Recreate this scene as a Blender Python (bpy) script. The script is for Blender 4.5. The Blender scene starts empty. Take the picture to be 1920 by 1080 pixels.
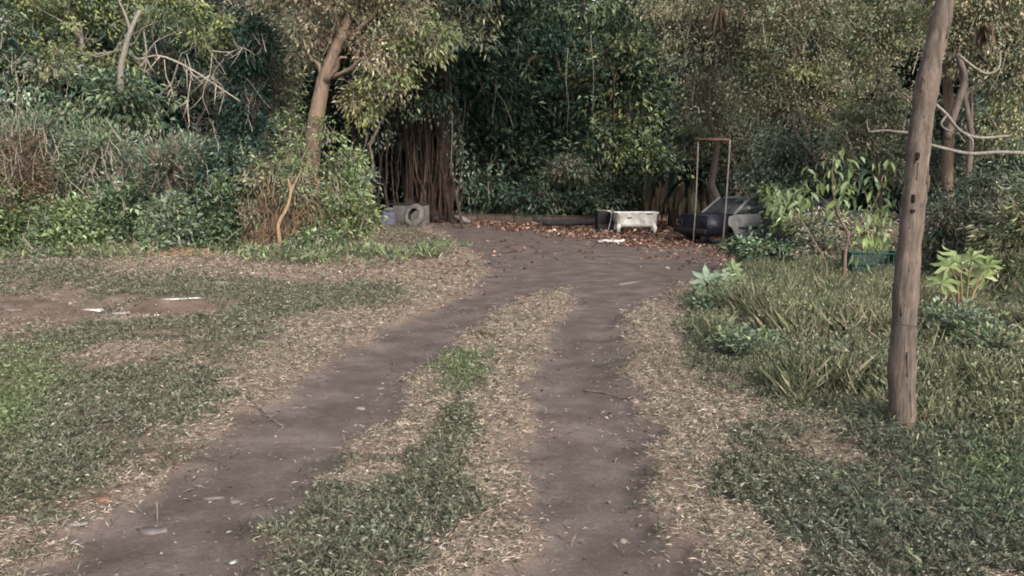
import bpy, math, random
import numpy as np
from mathutils import Vector

R = math.radians
random.seed(7)
rng = np.random.default_rng(11)
sc = bpy.context.scene
C = sc.collection

# ------------------------------------------------------------------ camera, sky, sun, exposure
CAMH = 1.6
PITCH = R(6.95)
F = 1600.0                       # focal length in pixels of a 1920 px wide frame
cam_d = bpy.data.cameras.new('camera')
cam_d.lens = 30.0
cam_d.sensor_width = 36.0
cam_d.clip_start = 0.05
cam_d.clip_end = 1500
cam = bpy.data.objects.new('camera', cam_d)
cam.location = (0, 0, CAMH)
cam.rotation_euler = (R(90) - PITCH, 0, 0)
C.objects.link(cam)
sc.camera = cam

SUN_EL, SUN_AZ = 31.0, 153.0     # azimuth measured from +Y (north) clockwise: right and behind the camera
world = bpy.data.worlds.new('World')
sc.world = world
world.use_nodes = True
wn = world.node_tree
wn.nodes.clear()
wo = wn.nodes.new('ShaderNodeOutputWorld')
bg = wn.nodes.new('ShaderNodeBackground')
sky = wn.nodes.new('ShaderNodeTexSky')
sky.sky_type = 'NISHITA'
sky.sun_disc = False
sky.sun_elevation = R(SUN_EL)
sky.sun_rotation = R(SUN_AZ)
sky.dust_density = 4.0
sky.air_density = 1.0
hsv = wn.nodes.new('ShaderNodeHueSaturation')
hsv.inputs['Saturation'].default_value = 0.5
wn.links.new(sky.outputs[0], hsv.inputs['Color'])
wn.links.new(hsv.outputs[0], bg.inputs['Color'])
bg.inputs['Strength'].default_value = 0.115
wn.links.new(bg.outputs[0], wo.inputs['Surface'])

sun_d = bpy.data.lights.new('sun', 'SUN')
sun_d.energy = 1.3
sun_d.angle = R(16)
sun_d.color = (1.0, 0.94, 0.86)
sun = bpy.data.objects.new('sun', sun_d)
sd = Vector((math.sin(R(SUN_AZ)) * math.cos(R(SUN_EL)), math.cos(R(SUN_AZ)) * math.cos(R(SUN_EL)), math.sin(R(SUN_EL))))
sun.rotation_euler = sd.to_track_quat('Z', 'Y').to_euler()
sun.location = (20, -20, 30)
C.objects.link(sun)

sc.view_settings.view_transform = 'Standard'
sc.view_settings.look = 'None'
sc.view_settings.gamma = 1
sc.view_settings.use_curve_mapping = False
sc.view_settings.exposure = 1.48
sc.render.engine = 'CYCLES'
sc.cycles.filter_width = 1.85
sc.cycles.max_bounces = 6
sc.cycles.diffuse_bounces = 3
sc.cycles.transmission_bounces = 3
sc.cycles.transparent_max_bounces = 4

# ------------------------------------------------------------------ picture <-> world helpers
CT, ST = math.cos(PITCH), math.sin(PITCH)

def at(px, py, Y):
    """world point at distance Y (world y) seen at photo pixel px, py"""
    u = (px - 960) / F
    v = (540 - py) / F
    d = np.array([u, CT + v * ST, -ST + v * CT])
    t = Y / d[1]
    return np.array([d[0] * t, Y, CAMH + d[2] * t])

def gnd(px, py):
    u = (px - 960) / F
    v = (540 - py) / F
    d = np.array([u, CT + v * ST, -ST + v * CT])
    t = -CAMH / d[2]
    return np.array([d[0] * t, d[1] * t, 0.0])

def proj(x, y):
    dep = np.maximum(y * CT + CAMH * ST, 0.3)
    v = (y * ST - CAMH * CT) / dep
    return 960 + F * x / dep, 540 - F * v, dep

def smooth(a, b, t):
    t = np.clip((t - a) / (b - a), 0, 1)
    return t * t * (3 - 2 * t)

def vnoise(x, y, seed=0):
    xi = np.floor(x).astype(np.int64); yi = np.floor(y).astype(np.int64)
    xf = x - xi; yf = y - yi
    u = xf * xf * (3 - 2 * xf); v = yf * yf * (3 - 2 * yf)
    def h(a, b):
        n = (a * 374761393 + b * 668265263 + seed * 974634777) & 0xFFFFFFFF
        n = ((n ^ (n >> 13)) * 1274126177) & 0xFFFFFFFF
        n = (n ^ (n >> 16)) & 0xFFFFFFFF
        return n / 4294967295.0
    return ((h(xi, yi) * (1 - u) + h(xi + 1, yi) * u) * (1 - v) + (h(xi, yi + 1) * (1 - u) + h(xi + 1, yi + 1) * u) * v)

def fbm(x, y, sc_=1.0, oct_=4, seed=0):
    r = 0; a = 0.5; f = sc_; tot = 0
    for i in range(oct_):
        r = r + a * vnoise(x * f + 13.7 * i, y * f - 7.3 * i, seed + i)
        tot += a; a *= 0.5; f *= 2.03
    return r / tot

# ------------------------------------------------------------------ layout of the ground
def itp(pts):
    ys = np.array([p[0] for p in pts], float); xs = np.array([p[1] for p in pts], float)
    o = np.argsort(ys)
    return lambda py: np.interp(py, ys[o], xs[o])
LL = itp([(1300, -260), (1080, 30), (1000, 110), (960, 190), (900, 270), (850, 350), (800, 430), (760, 500), (700, 565), (650, 655), (620, 715), (580, 800), (550, 860), (520, 905), (500, 905), (470, 880), (440, 830), (425, 800), (412, 790), (395, 770)])
LR = itp([(1300, 380), (1080, 480), (1000, 510), (950, 560), (900, 605), (850, 650), (800, 700), (760, 745), (700, 805), (660, 845), (600, 900), (580, 935), (555, 1000), (540, 1058), (530, 1062)])
RL = itp([(1300, 930), (1080, 965), (1000, 960), (900, 950), (800, 975), (740, 965), (700, 990), (640, 1022), (600, 1040), (560, 1060), (540, 1064), (530, 1062)])
RR = itp([(1300, 1400), (1080, 1330), (1000, 1280), (900, 1238), (820, 1228), (740, 1212), (700, 1172), (640, 1172), (580, 1192), (555, 1230), (530, 1300), (500, 1390), (470, 1400), (440, 1330), (420, 1260)])

def rut_sd(x, y):
    px, py, dep = proj(x, y)
    n = (fbm(x, y, 2.2, 4, 3) - 0.5) * 0.42 + (fbm(x, y, 11, 2, 5) - .5) * .16
    a = np.minimum(px - LL(py), LR(py) - px)
    b = np.minimum(px - RL(py), RR(py) - px)
    merged = np.minimum(px - LL(py), RR(py) - px)
    s = np.maximum(a, b)
    s = np.where(py < 535, merged, s)
    s = s * dep / F
    s = np.where(py < 398, -1.0, s)
    return s + n * np.where(py > 535, 1, 1.6)

def blobsum(px, py, L):
    r = 0
    for (cx, cy, rx, ry, w) in L:
        r = r + w * np.exp(-(((px - cx) / rx) ** 2 + ((py - cy) / ry) ** 2))
    return r

DRY = [(600, 655, 90, 40, 1.2), (500, 705, 80, 40, .9), (750, 600, 100, 30, 1.1), (900, 555, 110, 22, .6), (240, 668, 60, 20, 1.3), (270, 800, 70, 30, .6),
       (640, 500, 160, 30, .7), (800, 520, 90, 30, 1.0), (735, 800, 80, 55, 1.2), (950, 860, 34, 110, 1.3), (960, 620, 60, 45, 1.2), (1010, 565, 50, 25, 1.2),
       (900, 1030, 90, 40, 1.0), (930, 740, 50, 50, .7), (1235, 600, 45, 60, 1.0), (1240, 700, 50, 60, 1.4), (1280, 800, 80, 70, 1.5), (1280, 900, 45, 60, 1.2),
       (1370, 1000, 90, 60, 1.3), (1540, 830, 80, 45, .8), (1360, 760, 70, 40, .9), (1450, 1060, 90, 30, .7), (380, 1040, 200, 40, .1), (60, 540, 90, 20, .2),
       (420, 800, 60, 30, .5), (560, 740, 60, 25, .7), (330, 508, 240, 22, 1.0), (620, 480, 160, 18, .7), (150, 690, 90, 16, .4), (90, 850, 60, 20, .4)]
GRN = [(860, 690, 60, 35, 1.7), (700, 960, 190, 70, 1.0), (800, 930, 80, 50, .6), (860, 800, 50, 70, 1.1), (800, 860, 80, 50, .5), (930, 690, 40, 60, .3), (60, 720, 110, 60, .75), (20, 790, 70, 50, 1.6), (300, 740, 150, 40, .5),
       (480, 580, 110, 30, .6), (700, 560, 70, 25, .6), (260, 545, 180, 14, .5), (1450, 900, 150, 60, 1.1), (1700, 960, 250, 90, 1.1), (1850, 880, 120, 90, 1.2), (1500, 960, 110, 40, .8),
       (640, 1060, 130, 40, .9), (150, 860, 90, 50, .5), (60, 960, 70, 90, .5), (560, 550, 90, 25, .5), (830, 455, 70, 12, .9), (1330, 690, 60, 60, .6), (130, 520, 140, 14, .6)]
BARE = [(70, 575, 110, 32, 1.6), (330, 583, 140, 14, 1.3), (330, 480, 90, 12, 1.8), (560, 515, 60, 10, .4), (200, 1040, 120, 60, .5), (400, 700, 60, 25, .5), (350, 640, 120, 22, .5), (800, 480, 120, 26, .55), (700, 460, 80, 20, .5), (240, 930, 90, 50, .35), (1590, 850, 50, 30, .5), (1180, 455, 300, 22, .8)]

def cover(x, y):
    """density 0..1 and dryness 0..1 of the grass"""
    px, py, dep = proj(x, y)
    sd = rut_sd(x, y)
    c = smooth(0.12, -0.16, sd + (fbm(x, y, 9, 2, 35) - .5) * .22)
    n = fbm(x, y, 0.9, 4, 21)
    n2 = fbm(x, y, 3.5, 3, 33)
    d = blobsum(px, py, DRY); g = blobsum(px, py, GRN); b = blobsum(px, py, BARE)
    edge = np.exp(-((sd + .18) / .22) ** 2) * .55
    dry = np.clip(0.34 + 0.85 * d - 0.75 * g + edge + (n - .5) * 1.2 + (n2 - .5) * 1.5, 0, 1)
    dens = np.maximum(c * np.clip(1.0 - .8 * b - smooth(.52, .28, n2) * .7 + .35 * g, 0, 1), .035 * smooth(.45, .05, sd))
    dens = dens * smooth(392, 410, py)
    return dens, dry

def gz(x, y):
    x = np.asarray(x, float); y = np.asarray(y, float)
    px, py, dep = proj(x, y)
    sd = rut_sd(x, y)
    z = -0.055 * smooth(-0.10, 0.22, sd) * smooth(380, 470, py)
    z = z + (fbm(x, y, .5, 3, 9) - .5) * .10 + (fbm(x, y, 3.0, 3, 10) - .5) * .035 * (1 - .5 * smooth(0, .2, sd)) + (fbm(x, y, 12, 3, 12) - .5) * .022
    lane = np.where(py > 535, np.where(px < (LR(py) + RL(py)) / 2, px - (LL(py) + LR(py)) / 2, px - (RL(py) + RR(py)) / 2), 0) * dep / F
    z = z + .006 * (fbm(lane * 9, y * .6, 1.0, 3, 44) * 2 - 1) * smooth(.0, .15, sd) * smooth(.3, .6, fbm(x, y, 1.3, 2, 46))
    z = z + .13 * np.exp(-(((px - 330) / 100) ** 2 + ((py - 478) / 16) ** 2))
    # small drainage trench on the left with a grassy bank behind it
    tr = np.interp(px, [-300, 60, 150, 280, 430, 520], [530, 535, 562, 580, 572, 560])
    m = smooth(-400, 40, px) * smooth(560, 430, px)
    z = z + m * (.09 * smooth(2, -12, py - tr) * smooth(470, 500, py) - .07 * np.exp(-((py - tr - 6) / 7) ** 2))
    return z

# ------------------------------------------------------------------ tagging helpers
def tag(o, label=None, cat=None, group=None, kind=None):
    if label: o['label'] = label
    if cat: o['category'] = cat
    if group: o['group'] = group
    if kind: o['kind'] = kind
    return o

def empty(name, loc, rz=0, label=None, cat=None, group=None):
    o = bpy.data.objects.new(name, None)
    o.empty_display_size = .2
    o.location = loc; o.rotation_euler = (0, 0, rz)
    C.objects.link(o)
    return tag(o, label, cat, group)

class MB:
    """collects polygons and builds ONE mesh object; coordinates are in the parent's space"""
    def __init__(s):
        s.V = []; s.C = []; s.Q = []; s.T = []; s.P = []; s.n = 0
    def add(s, V, quads=None, tris=None, polys=None, col=(1, 1, 1)):
        V = np.asarray(V, float).reshape(-1, 3)
        col = np.asarray(col, float)
        if col.ndim == 1: col = np.tile(col, (len(V), 1))
        s.V.append(V); s.C.append(col)
        if quads is not None and len(quads): s.Q.append(np.asarray(quads, int) + s.n)
        if tris is not None and len(tris): s.T.append(np.asarray(tris, int) + s.n)
        if polys:
            for p in polys: s.P.append([i + s.n for i in p])
        s.n += len(V)
        return s
    def build(s, name, mat, parent=None, smooth_=False, bevel=0, loc=None):
        V = np.concatenate(s.V); Cc = np.concatenate(s.C)
        loops = []; tot = []
        if s.Q:
            q = np.concatenate(s.Q); loops.append(q.ravel()); tot.append(np.full(len(q), 4))
        if s.T:
            t = np.concatenate(s.T); loops.append(t.ravel()); tot.append(np.full(len(t), 3))
        for p in s.P:
            loops.append(np.array(p)); tot.append(np.array([len(p)]))
        L = np.concatenate(loops); T = np.concatenate(tot)
        st = np.concatenate([[0], np.cumsum(T)[:-1]])
        me = bpy.data.meshes.new(name)
        me.vertices.add(len(V)); me.vertices.foreach_set('co', V.astype(np.float32).ravel())
        me.loops.add(len(L)); me.loops.foreach_set('vertex_index', L.astype(np.int32))
        me.polygons.add(len(T)); me.polygons.foreach_set('loop_start', st.astype(np.int32)); me.polygons.foreach_set('loop_total', T.astype(np.int32))
        if smooth_: me.polygons.foreach_set('use_smooth', np.ones(len(T), bool))
        me.update(calc_edges=True)
        a = me.color_attributes.new('col', 'FLOAT_COLOR', 'POINT')
        a.data.foreach_set('color', np.concatenate([Cc, np.ones((len(V), 1))], 1).astype(np.float32).ravel())
        me.materials.append(mat)
        o = bpy.data.objects.new(name, me)
        C.objects.link(o)
        if parent is not None: o.parent = parent
        if loc is not None: o.location = loc
        if bevel:
            m = o.modifiers.new('bevel', 'BEVEL'); m.width = bevel; m.segments = 2; m.limit_method = 'ANGLE'
        return o
    def box(s, c, size, rz=0, ry=0, rx=0, col=(1, 1, 1), taper=1.0):
        hx, hy, hz = size[0] / 2, size[1] / 2, size[2] / 2
        v = np.array([[x * (taper if z > 0 else 1), y * (taper if z > 0 else 1), z] for z in (-hz, hz) for x, y in ((-hx, -hy), (hx, -hy), (hx, hy), (-hx, hy))])
        v = rot(v, rx, ry, rz) + np.array(c)
        s.add(v, quads=[[0, 3, 2, 1], [4, 5, 6, 7], [0, 1, 5, 4], [1, 2, 6, 5], [2, 3, 7, 6], [3, 0, 4, 7]], col=col)
        return s
    def tube(s, pts, rad, sides=6, col=(1, 1, 1), cap=True, wob=0, seed=0):
        pts = np.asarray(pts, float); n = len(pts)
        rad = np.full(n, rad) if np.isscalar(rad) else np.asarray(rad, float)
        d = np.gradient(pts, axis=0); d /= np.linalg.norm(d, axis=1)[:, None] + 1e-9
        ref = np.array([0, 0, 1.0]) if abs(d[0][2]) < .9 else np.array([1.0, 0, 0])
        a0 = np.cross(d[0], ref); a0 /= np.linalg.norm(a0)
        A = [a0]
        for i in range(1, n):
            a = A[-1] - d[i] * np.dot(A[-1], d[i]); a /= np.linalg.norm(a) + 1e-9; A.append(a)
        A = np.array(A); B = np.cross(d, A)
        th = np.linspace(0, 2 * np.pi, sides, endpoint=False)
        rr = rad[:, None] * np.ones(sides)[None, :]
        if wob:
            r2 = np.random.default_rng(seed)
            rr = rr * (1 + wob * (r2.random(rr.shape) - .5) + wob * 1.2 * (r2.random((1, sides)) - .5))
        V = pts[:, None, :] + rr[:, :, None] * (np.cos(th)[None, :, None] * A[:, None, :] + np.sin(th)[None, :, None] * B[:, None, :])
        i = np.arange(n - 1)[:, None] * sides; j = np.arange(sides)[None, :]; k = (j + 1) % sides
        Q = np.stack([i + j, i + k, i + sides + k, i + sides + j], -1).reshape(-1, 4)
        s.add(V.reshape(-1, 3), quads=Q, polys=[list(range(sides))[::-1], [(n - 1) * sides + q for q in range(sides)]] if cap else None, col=col)
        return s
    def prism(s, outline, y0, y1, col=(1, 1, 1)):
        """outline in x,z ccw; extruded along y"""
        n = len(outline)
        V = [[x, y0, z] for x, z in outline] + [[x, y1, z] for x, z in outline]
        s.add(V, quads=[[i, (i + 1) % n, n + (i + 1) % n, n + i] for i in range(n)], polys=[list(range(n))[::-1], [n + i for i in range(n)]], col=col)
        return s
    def leaves(s, P, D, N, L, W, col, fold=.25, droop=.15, fine=False):
        P = np.asarray(P); n = len(P)
        L = np.broadcast_to(np.asarray(L, float), (n,))[:, None]; W = np.broadcast_to(np.asarray(W, float), (n,))[:, None]
        D = D / (np.linalg.norm(D, axis=1)[:, None] + 1e-9)
        S = np.cross(D, N); S /= np.linalg.norm(S, axis=1)[:, None] + 1e-9
        U = np.cross(S, D)
        dz = np.array([0, 0, -1.0])
        if not fine:
            v0 = P; m = P + D * L * .45 - dz * 0
            v1 = m + S * W / 2 + U * W * fold; v3 = m - S * W / 2 + U * W * fold
            v2 = P + D * L + dz * L * droop
            V = np.stack([v0, v1, v2, v3], 1).reshape(-1, 3)
            b = np.arange(n)[:, None] * 4
            T = np.concatenate([b + [0, 1, 2], b + [0, 2, 3]])
            s.add(V, tris=T, col=np.repeat(col, 4, 0))
        else:
            m1 = P + D * L * .3; m2 = P + D * L * .68 + dz * L * droop * .4
            vs = [P, m1 + S * W * .46 + U * W * fold, m1 - S * W * .46 + U * W * fold, m2 + S * W * .36 + U * W * fold, m2 - S * W * .36 + U * W * fold, P + D * L + dz * L * droop, m1, m2]
            V = np.stack(vs, 1).reshape(-1, 3)
            b = np.arange(n)[:, None] * 8
            T = np.concatenate([b + t for t in ([0, 1, 6], [0, 6, 2], [1, 3, 7], [1, 7, 6], [2, 6, 7], [2, 7, 4], [3, 5, 7], [4, 7, 5])])
            s.add(V, tris=T, col=np.repeat(col, 8, 0))
        return s

def rot(v, rx=0, ry=0, rz=0):
    v = np.asarray(v, float)
    c, q = math.cos(rx), math.sin(rx); v = v @ np.array([[1, 0, 0], [0, c, q], [0, -q, c]])
    c, q = math.cos(ry), math.sin(ry); v = v @ np.array([[c, 0, -q], [0, 1, 0], [q, 0, c]])
    c, q = math.cos(rz), math.sin(rz); v = v @ np.array([[c, q, 0], [-q, c, 0], [0, 0, 1]])
    return v

# ------------------------------------------------------------------ materials
def newmat(name):
    m = bpy.data.materials.new(name); m.use_nodes = True
    nt = m.node_tree; nt.nodes.clear()
    out = nt.nodes.new('ShaderNodeOutputMaterial')
    return m, nt, out

def noise_node(nt, scale, detail=4, rough=.6, coord='Object', stretch=None):
    tc = nt.nodes.new('ShaderNodeTexCoord')
    n = nt.nodes.new('ShaderNodeTexNoise'); n.inputs['Scale'].default_value = scale
    n.inputs['Detail'].default_value = detail; n.inputs['Roughness'].default_value = rough
    if stretch:
        mp = nt.nodes.new('ShaderNodeMapping'); mp.inputs['Scale'].default_value = stretch
        nt.links.new(tc.outputs[coord], mp.inputs['Vector']); nt.links.new(mp.outputs[0], n.inputs['Vector'])
    else: nt.links.new(tc.outputs[coord], n.inputs['Vector'])
    return n

def ramp(nt, stops):
    r = nt.nodes.new('ShaderNodeValToRGB')
    while len(r.color_ramp.elements) < len(stops): r.color_ramp.elements.new(.5)
    for e, (p, c) in zip(r.color_ramp.elements, stops):
        e.position = p; e.color = (*c, 1)
    return r

def leafmat(name, transl=.25, rough=.55):
    m, nt, out = newmat(name)
    at_ = nt.nodes.new('ShaderNodeAttribute'); at_.attribute_name = 'col'
    n = noise_node(nt, 9, 3)
    mr = nt.nodes.new('ShaderNodeMapRange'); mr.inputs['From Min'].default_value = .3; mr.inputs['From Max'].default_value = .7
    mr.inputs['To Min'].default_value = .75; mr.inputs['To Max'].default_value = 1.25
    nt.links.new(n.outputs['Fac'], mr.inputs['Value'])
    mx = nt.nodes.new('ShaderNodeVectorMath'); mx.operation = 'SCALE'
    nt.links.new(at_.outputs['Color'], mx.inputs[0]); nt.links.new(mr.outputs[0], mx.inputs['Scale'])
    p = nt.nodes.new('ShaderNodeBsdfPrincipled'); p.inputs['Roughness'].default_value = rough
    p.inputs['Specular IOR Level'].default_value = .14
    nt.links.new(mx.outputs[0], p.inputs['Base Color'])
    t = nt.nodes.new('ShaderNodeBsdfTranslucent'); nt.links.new(mx.outputs[0], t.inputs['Color'])
    ms = nt.nodes.new('ShaderNodeMixShader'); ms.inputs[0].default_value = transl
    nt.links.new(p.outputs[0], ms.inputs[1]); nt.links.new(t.outputs[0], ms.inputs[2])
    nt.links.new(ms.outputs[0], out.inputs['Surface'])
    return m

def rockmat(name, stops, scale=6, rough=.85, bump=.3, stretch=None, metal=0.0, spec=.3, bdist=.02):
    m, nt, out = newmat(name)
    n = noise_node(nt, scale, 6, .65, stretch=stretch)
    r = ramp(nt, stops); nt.links.new(n.outputs['Fac'], r.inputs[0])
    p = nt.nodes.new('ShaderNodeBsdfPrincipled'); p.inputs['Roughness'].default_value = rough
    p.inputs['Metallic'].default_value = metal; p.inputs['Specular IOR Level'].default_value = spec
    nt.links.new(r.outputs[0], p.inputs['Base Color'])
    if bump:
        n2 = noise_node(nt, scale * 3.1, 6, .7, stretch=stretch)
        b = nt.nodes.new('ShaderNodeBump'); b.inputs['Strength'].default_value = bump; b.inputs['Distance'].default_value = bdist
        nt.links.new(n2.outputs['Fac'], b.inputs['Height']); nt.links.new(b.outputs[0], p.inputs['Normal'])
    nt.links.new(p.outputs[0], out.inputs['Surface'])
    return m

M = {}
M['leaf'] = leafmat('leaf')
M['thinleaf'] = leafmat('thin_leaf', .32, .6)
M['grass'] = leafmat('grass', .22, .7)
M['dead'] = leafmat('dead_leaf', .12, .8)
M['bark'] = rockmat('bark', [(.25, (.035, .027, .022)), (.5, (.09, .07, .058)), (.75, (.15, .12, .10))], 5, stretch=(6, 6, 1), bump=.6)
M['palebark'] = rockmat('pale_bark', [(.25, (.06, .052, .045)), (.5, (.15, .135, .115)), (.75, (.25, .23, .20))], 6, stretch=(5, 5, 1), bump=.5)
M['brownbark'] = rockmat('brown_bark', [(.25, (.05, .034, .025)), (.5, (.13, .092, .068)), (.75, (.22, .165, .125))], 4, stretch=(5, 5, 1), bump=.6)
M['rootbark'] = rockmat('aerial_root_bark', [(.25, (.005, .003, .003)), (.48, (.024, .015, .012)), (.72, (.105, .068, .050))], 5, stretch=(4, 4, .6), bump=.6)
M['palestem'] = rockmat('pale_stem', [(.3, (.14, .12, .095)), (.6, (.29, .26, .215))], 9)
M['straw'] = rockmat('dry_stem', [(.3, (.11, .072, .042)), (.6, (.24, .165, .10))], 9, stretch=(4, 4, 1), bump=.2)

def polemat():
    m, nt, out = newmat('weathered_pole_wood')
    n = noise_node(nt, 7, 8, .7, stretch=(5, 5, .7))
    r = ramp(nt, [(.24, (.020, .017, .016)), (.42, (.098, .082, .070)), (.58, (.158, .132, .112)), (.8, (.26, .225, .19))])
    nt.links.new(n.outputs['Fac'], r.inputs[0])
    n3 = noise_node(nt, 2.2, 4, .6)
    r3 = ramp(nt, [(.35, (.72, .70, .72)), (.6, (1.12, 1.03, .96))]); nt.links.new(n3.outputs['Fac'], r3.inputs[0])
    mx = nt.nodes.new('ShaderNodeVectorMath'); mx.operation = 'MULTIPLY'
    nt.links.new(r.outputs[0], mx.inputs[0]); nt.links.new(r3.outputs[0], mx.inputs[1])
    v = nt.nodes.new('ShaderNodeTexVoronoi'); v.inputs['Scale'].default_value = 14
    tc = nt.nodes.new('ShaderNodeTexCoord'); mp = nt.nodes.new('ShaderNodeMapping'); mp.inputs['Scale'].default_value = (1.6, 1.6, .8)
    nt.links.new(tc.outputs['Object'], mp.inputs[0]); nt.links.new(mp.outputs[0], v.inputs['Vector'])
    rv = ramp(nt, [(0.05, (.35, .3, .3)), (.16, (1, 1, 1))]); nt.links.new(v.outputs['Distance'], rv.inputs[0])
    mx2 = nt.nodes.new('ShaderNodeVectorMath'); mx2.operation = 'MULTIPLY'
    nt.links.new(mx.outputs[0], mx2.inputs[0]); nt.links.new(rv.outputs[0], mx2.inputs[1])
    p = nt.nodes.new('ShaderNodeBsdfPrincipled'); p.inputs['Roughness'].default_value = .85; p.inputs['Specular IOR Level'].default_value = .25
    nt.links.new(mx2.outputs[0], p.inputs['Base Color'])
    n2 = noise_node(nt, 16, 8, .75, stretch=(4, 4, .5))
    b = nt.nodes.new('ShaderNodeBump'); b.inputs['Strength'].default_value = 1; b.inputs['Distance'].default_value = .02
    nt.links.new(n2.outputs['Fac'], b.inputs['Height']); nt.links.new(b.outputs[0], p.inputs['Normal'])
    nt.links.new(p.outputs[0], out.inputs['Surface'])
    return m
M['pole'] = polemat()

def groundmat():
    m, nt, out = newmat('earth')
    A = nt.nodes.new('ShaderNodeAttribute'); A.attribute_name = 'col'       # r: worn track, g: green thatch, b: straw thatch
    sep = nt.nodes.new('ShaderNodeSeparateColor'); nt.links.new(A.outputs['Color'], sep.inputs[0])
    n1 = noise_node(nt, 1.4, 8, .62)
    dirt = ramp(nt, [(.30, (.066, .043, .033)), (.5, (.128, .088, .068)), (.70, (.190, .138, .110))])
    nt.links.new(n1.outputs['Fac'], dirt.inputs[0])
    n2 = noise_node(nt, 2.1, 8, .7)
    trk = ramp(nt, [(.30, (.056, .042, .036)), (.5, (.098, .077, .068)), (.72, (.158, .127, .112))])
    nt.links.new(n2.outputs['Fac'], trk.inputs[0])
    n3 = noise_node(nt, 60, 5, .7)
    g3 = nt.nodes.new('ShaderNodeMapRange'); g3.inputs['From Min'].default_value = .25; g3.inputs['From Max'].default_value = .75; g3.inputs['To Min'].default_value = .72; g3.inputs['To Max'].default_value = 1.28
    nt.links.new(n3.outputs['Fac'], g3.inputs['Value'])
    def mix(fac, a, b):
        x = nt.nodes.new('ShaderNodeMix'); x.data_type = 'RGBA'
        if hasattr(fac, 'links'): nt.links.new(fac, x.inputs[0])
        nt.links.new(a, x.inputs[6])
        if isinstance(b, tuple): x.inputs[7].default_value = (*b, 1)
        else: nt.links.new(b, x.inputs[7])
        return x.outputs[2]
    c = mix(sep.outputs[0], dirt.outputs[0], trk.outputs[0])
    ng = noise_node(nt, 25, 6, .75)
    gr = ramp(nt, [(.35, (.040, .042, .030)), (.6, (.12, .118, .085))]); nt.links.new(ng.outputs['Fac'], gr.inputs[0])
    stw = ramp(nt, [(.35, (.09, .070, .055)), (.6, (.32, .26, .21))]); nt.links.new(ng.outputs['Fac'], stw.inputs[0])
    c = mix(sep.outputs[2], c, stw.outputs[0])
    c = mix(sep.outputs[1], c, gr.outputs[0])
    sm = nt.nodes.new('ShaderNodeVectorMath'); sm.operation = 'SCALE'
    nt.links.new(c, sm.inputs[0]); nt.links.new(g3.outputs[0], sm.inputs['Scale'])
    p = nt.nodes.new('ShaderNodeBsdfPrincipled'); p.inputs['Roughness'].default_value = .95; p.inputs['Specular IOR Level'].default_value = .15
    nt.links.new(sm.outputs[0], p.inputs['Base Color'])
    nb = noise_node(nt, 22, 9, .72)
    b = nt.nodes.new('ShaderNodeBump'); b.inputs['Strength'].default_value = .55; b.inputs['Distance'].default_value = .03
    nt.links.new(nb.outputs['Fac'], b.inputs['Height']); nt.links.new(b.outputs[0], p.inputs['Normal'])
    nt.links.new(p.outputs[0], out.inputs['Surface'])
    return m
M['ground'] = groundmat()

# ------------------------------------------------------------------ ground and track
def graded(a, b, s0, growth, smax):
    v = [0.0]; s = s0
    while v[-1] < b:
        v.append(v[-1] + s); s = min(s * growth, smax)
    return np.array(v) + a
ys = np.concatenate([[-200, -60, -15, -4, 0, 1.2], graded(2.0, 26, .035, 1.0115, .22), np.array([30, 32, 35, 40, 50, 80, 200, 600])])
ys = np.unique(ys)
xr = graded(0, 16, .035, 1.014, .30)
xs = np.concatenate([-xr[::-1][:-1], xr]); xs = np.concatenate([[-600, -120, -50, -25], xs, [25, 50, 120, 600]])
X, Y = np.meshgrid(xs, ys)
Zg = np.where((Y > 1) & (Y < 60) & (abs(X) < 40), gz(X, Y), 0)
px_, py_, dep_ = proj(X, Y)
sd_ = rut_sd(X, Y)
dens_, dry_ = cover(X, Y)
trk_ = smooth(-.12, .12, sd_)
thatch = np.clip(dens_ * 1.1, 0, 1)
gcol = np.stack([trk_, thatch * (1 - smooth(.3, .7, dry_)) * .75, thatch * smooth(.3, .75, dry_) * .85], -1)
far = (py_ < 400) | (Y < 1)
gcol[far] = (0, .6, .2)
ny, nx = X.shape
idx = np.arange(ny * nx).reshape(ny, nx)
Q = np.stack([idx[:-1, :-1], idx[:-1, 1:], idx[1:, 1:], idx[1:, :-1]], -1).reshape(-1, 4)
fm = (sd_[:-1, :-1] > 0) & (Y[:-1, :-1] > 1.9) & (py_[:-1, :-1] > 400)
fm = fm.ravel()
Vg = np.stack([X, Y, Zg], -1).reshape(-1, 3); Cg = gcol.reshape(-1, 3)
for name, sel in (('ground', ~fm), ('dirt_track', fm)):
    q = Q[sel]; u, inv = np.unique(q.ravel(), return_inverse=True)
    mb = MB(); mb.add(Vg[u], quads=inv.reshape(-1, 4), col=Cg[u])
    o = mb.build(name, M['ground'], smooth_=True)
    tag(o, kind='structure')

# ------------------------------------------------------------------ foliage machinery
def rnd_unit(n):
    v = rng.normal(size=(n, 3)); return v / np.linalg.norm(v, axis=1)[:, None]

def palette_cols(pal, n, nclump_idx=None, ncl=1, jitter=.18):
    pal = np.array(pal, float)
    if nclump_idx is None: nclump_idx = np.zeros(n, int)
    a = rng.integers(0, len(pal), ncl); base = pal[a][nclump_idx]
    other = pal[rng.integers(0, len(pal), n)]
    t = rng.random((n, 1)) ** 1.6 * .8
    c = base * (1 - t) + other * t
    if ncl > 1: c = c * (np.exp(rng.normal(0, .26, ncl))[nclump_idx])[:, None]
    return np.clip(c * (1 + jitter * rng.normal(size=(n, 1))), .004, .7)

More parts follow.
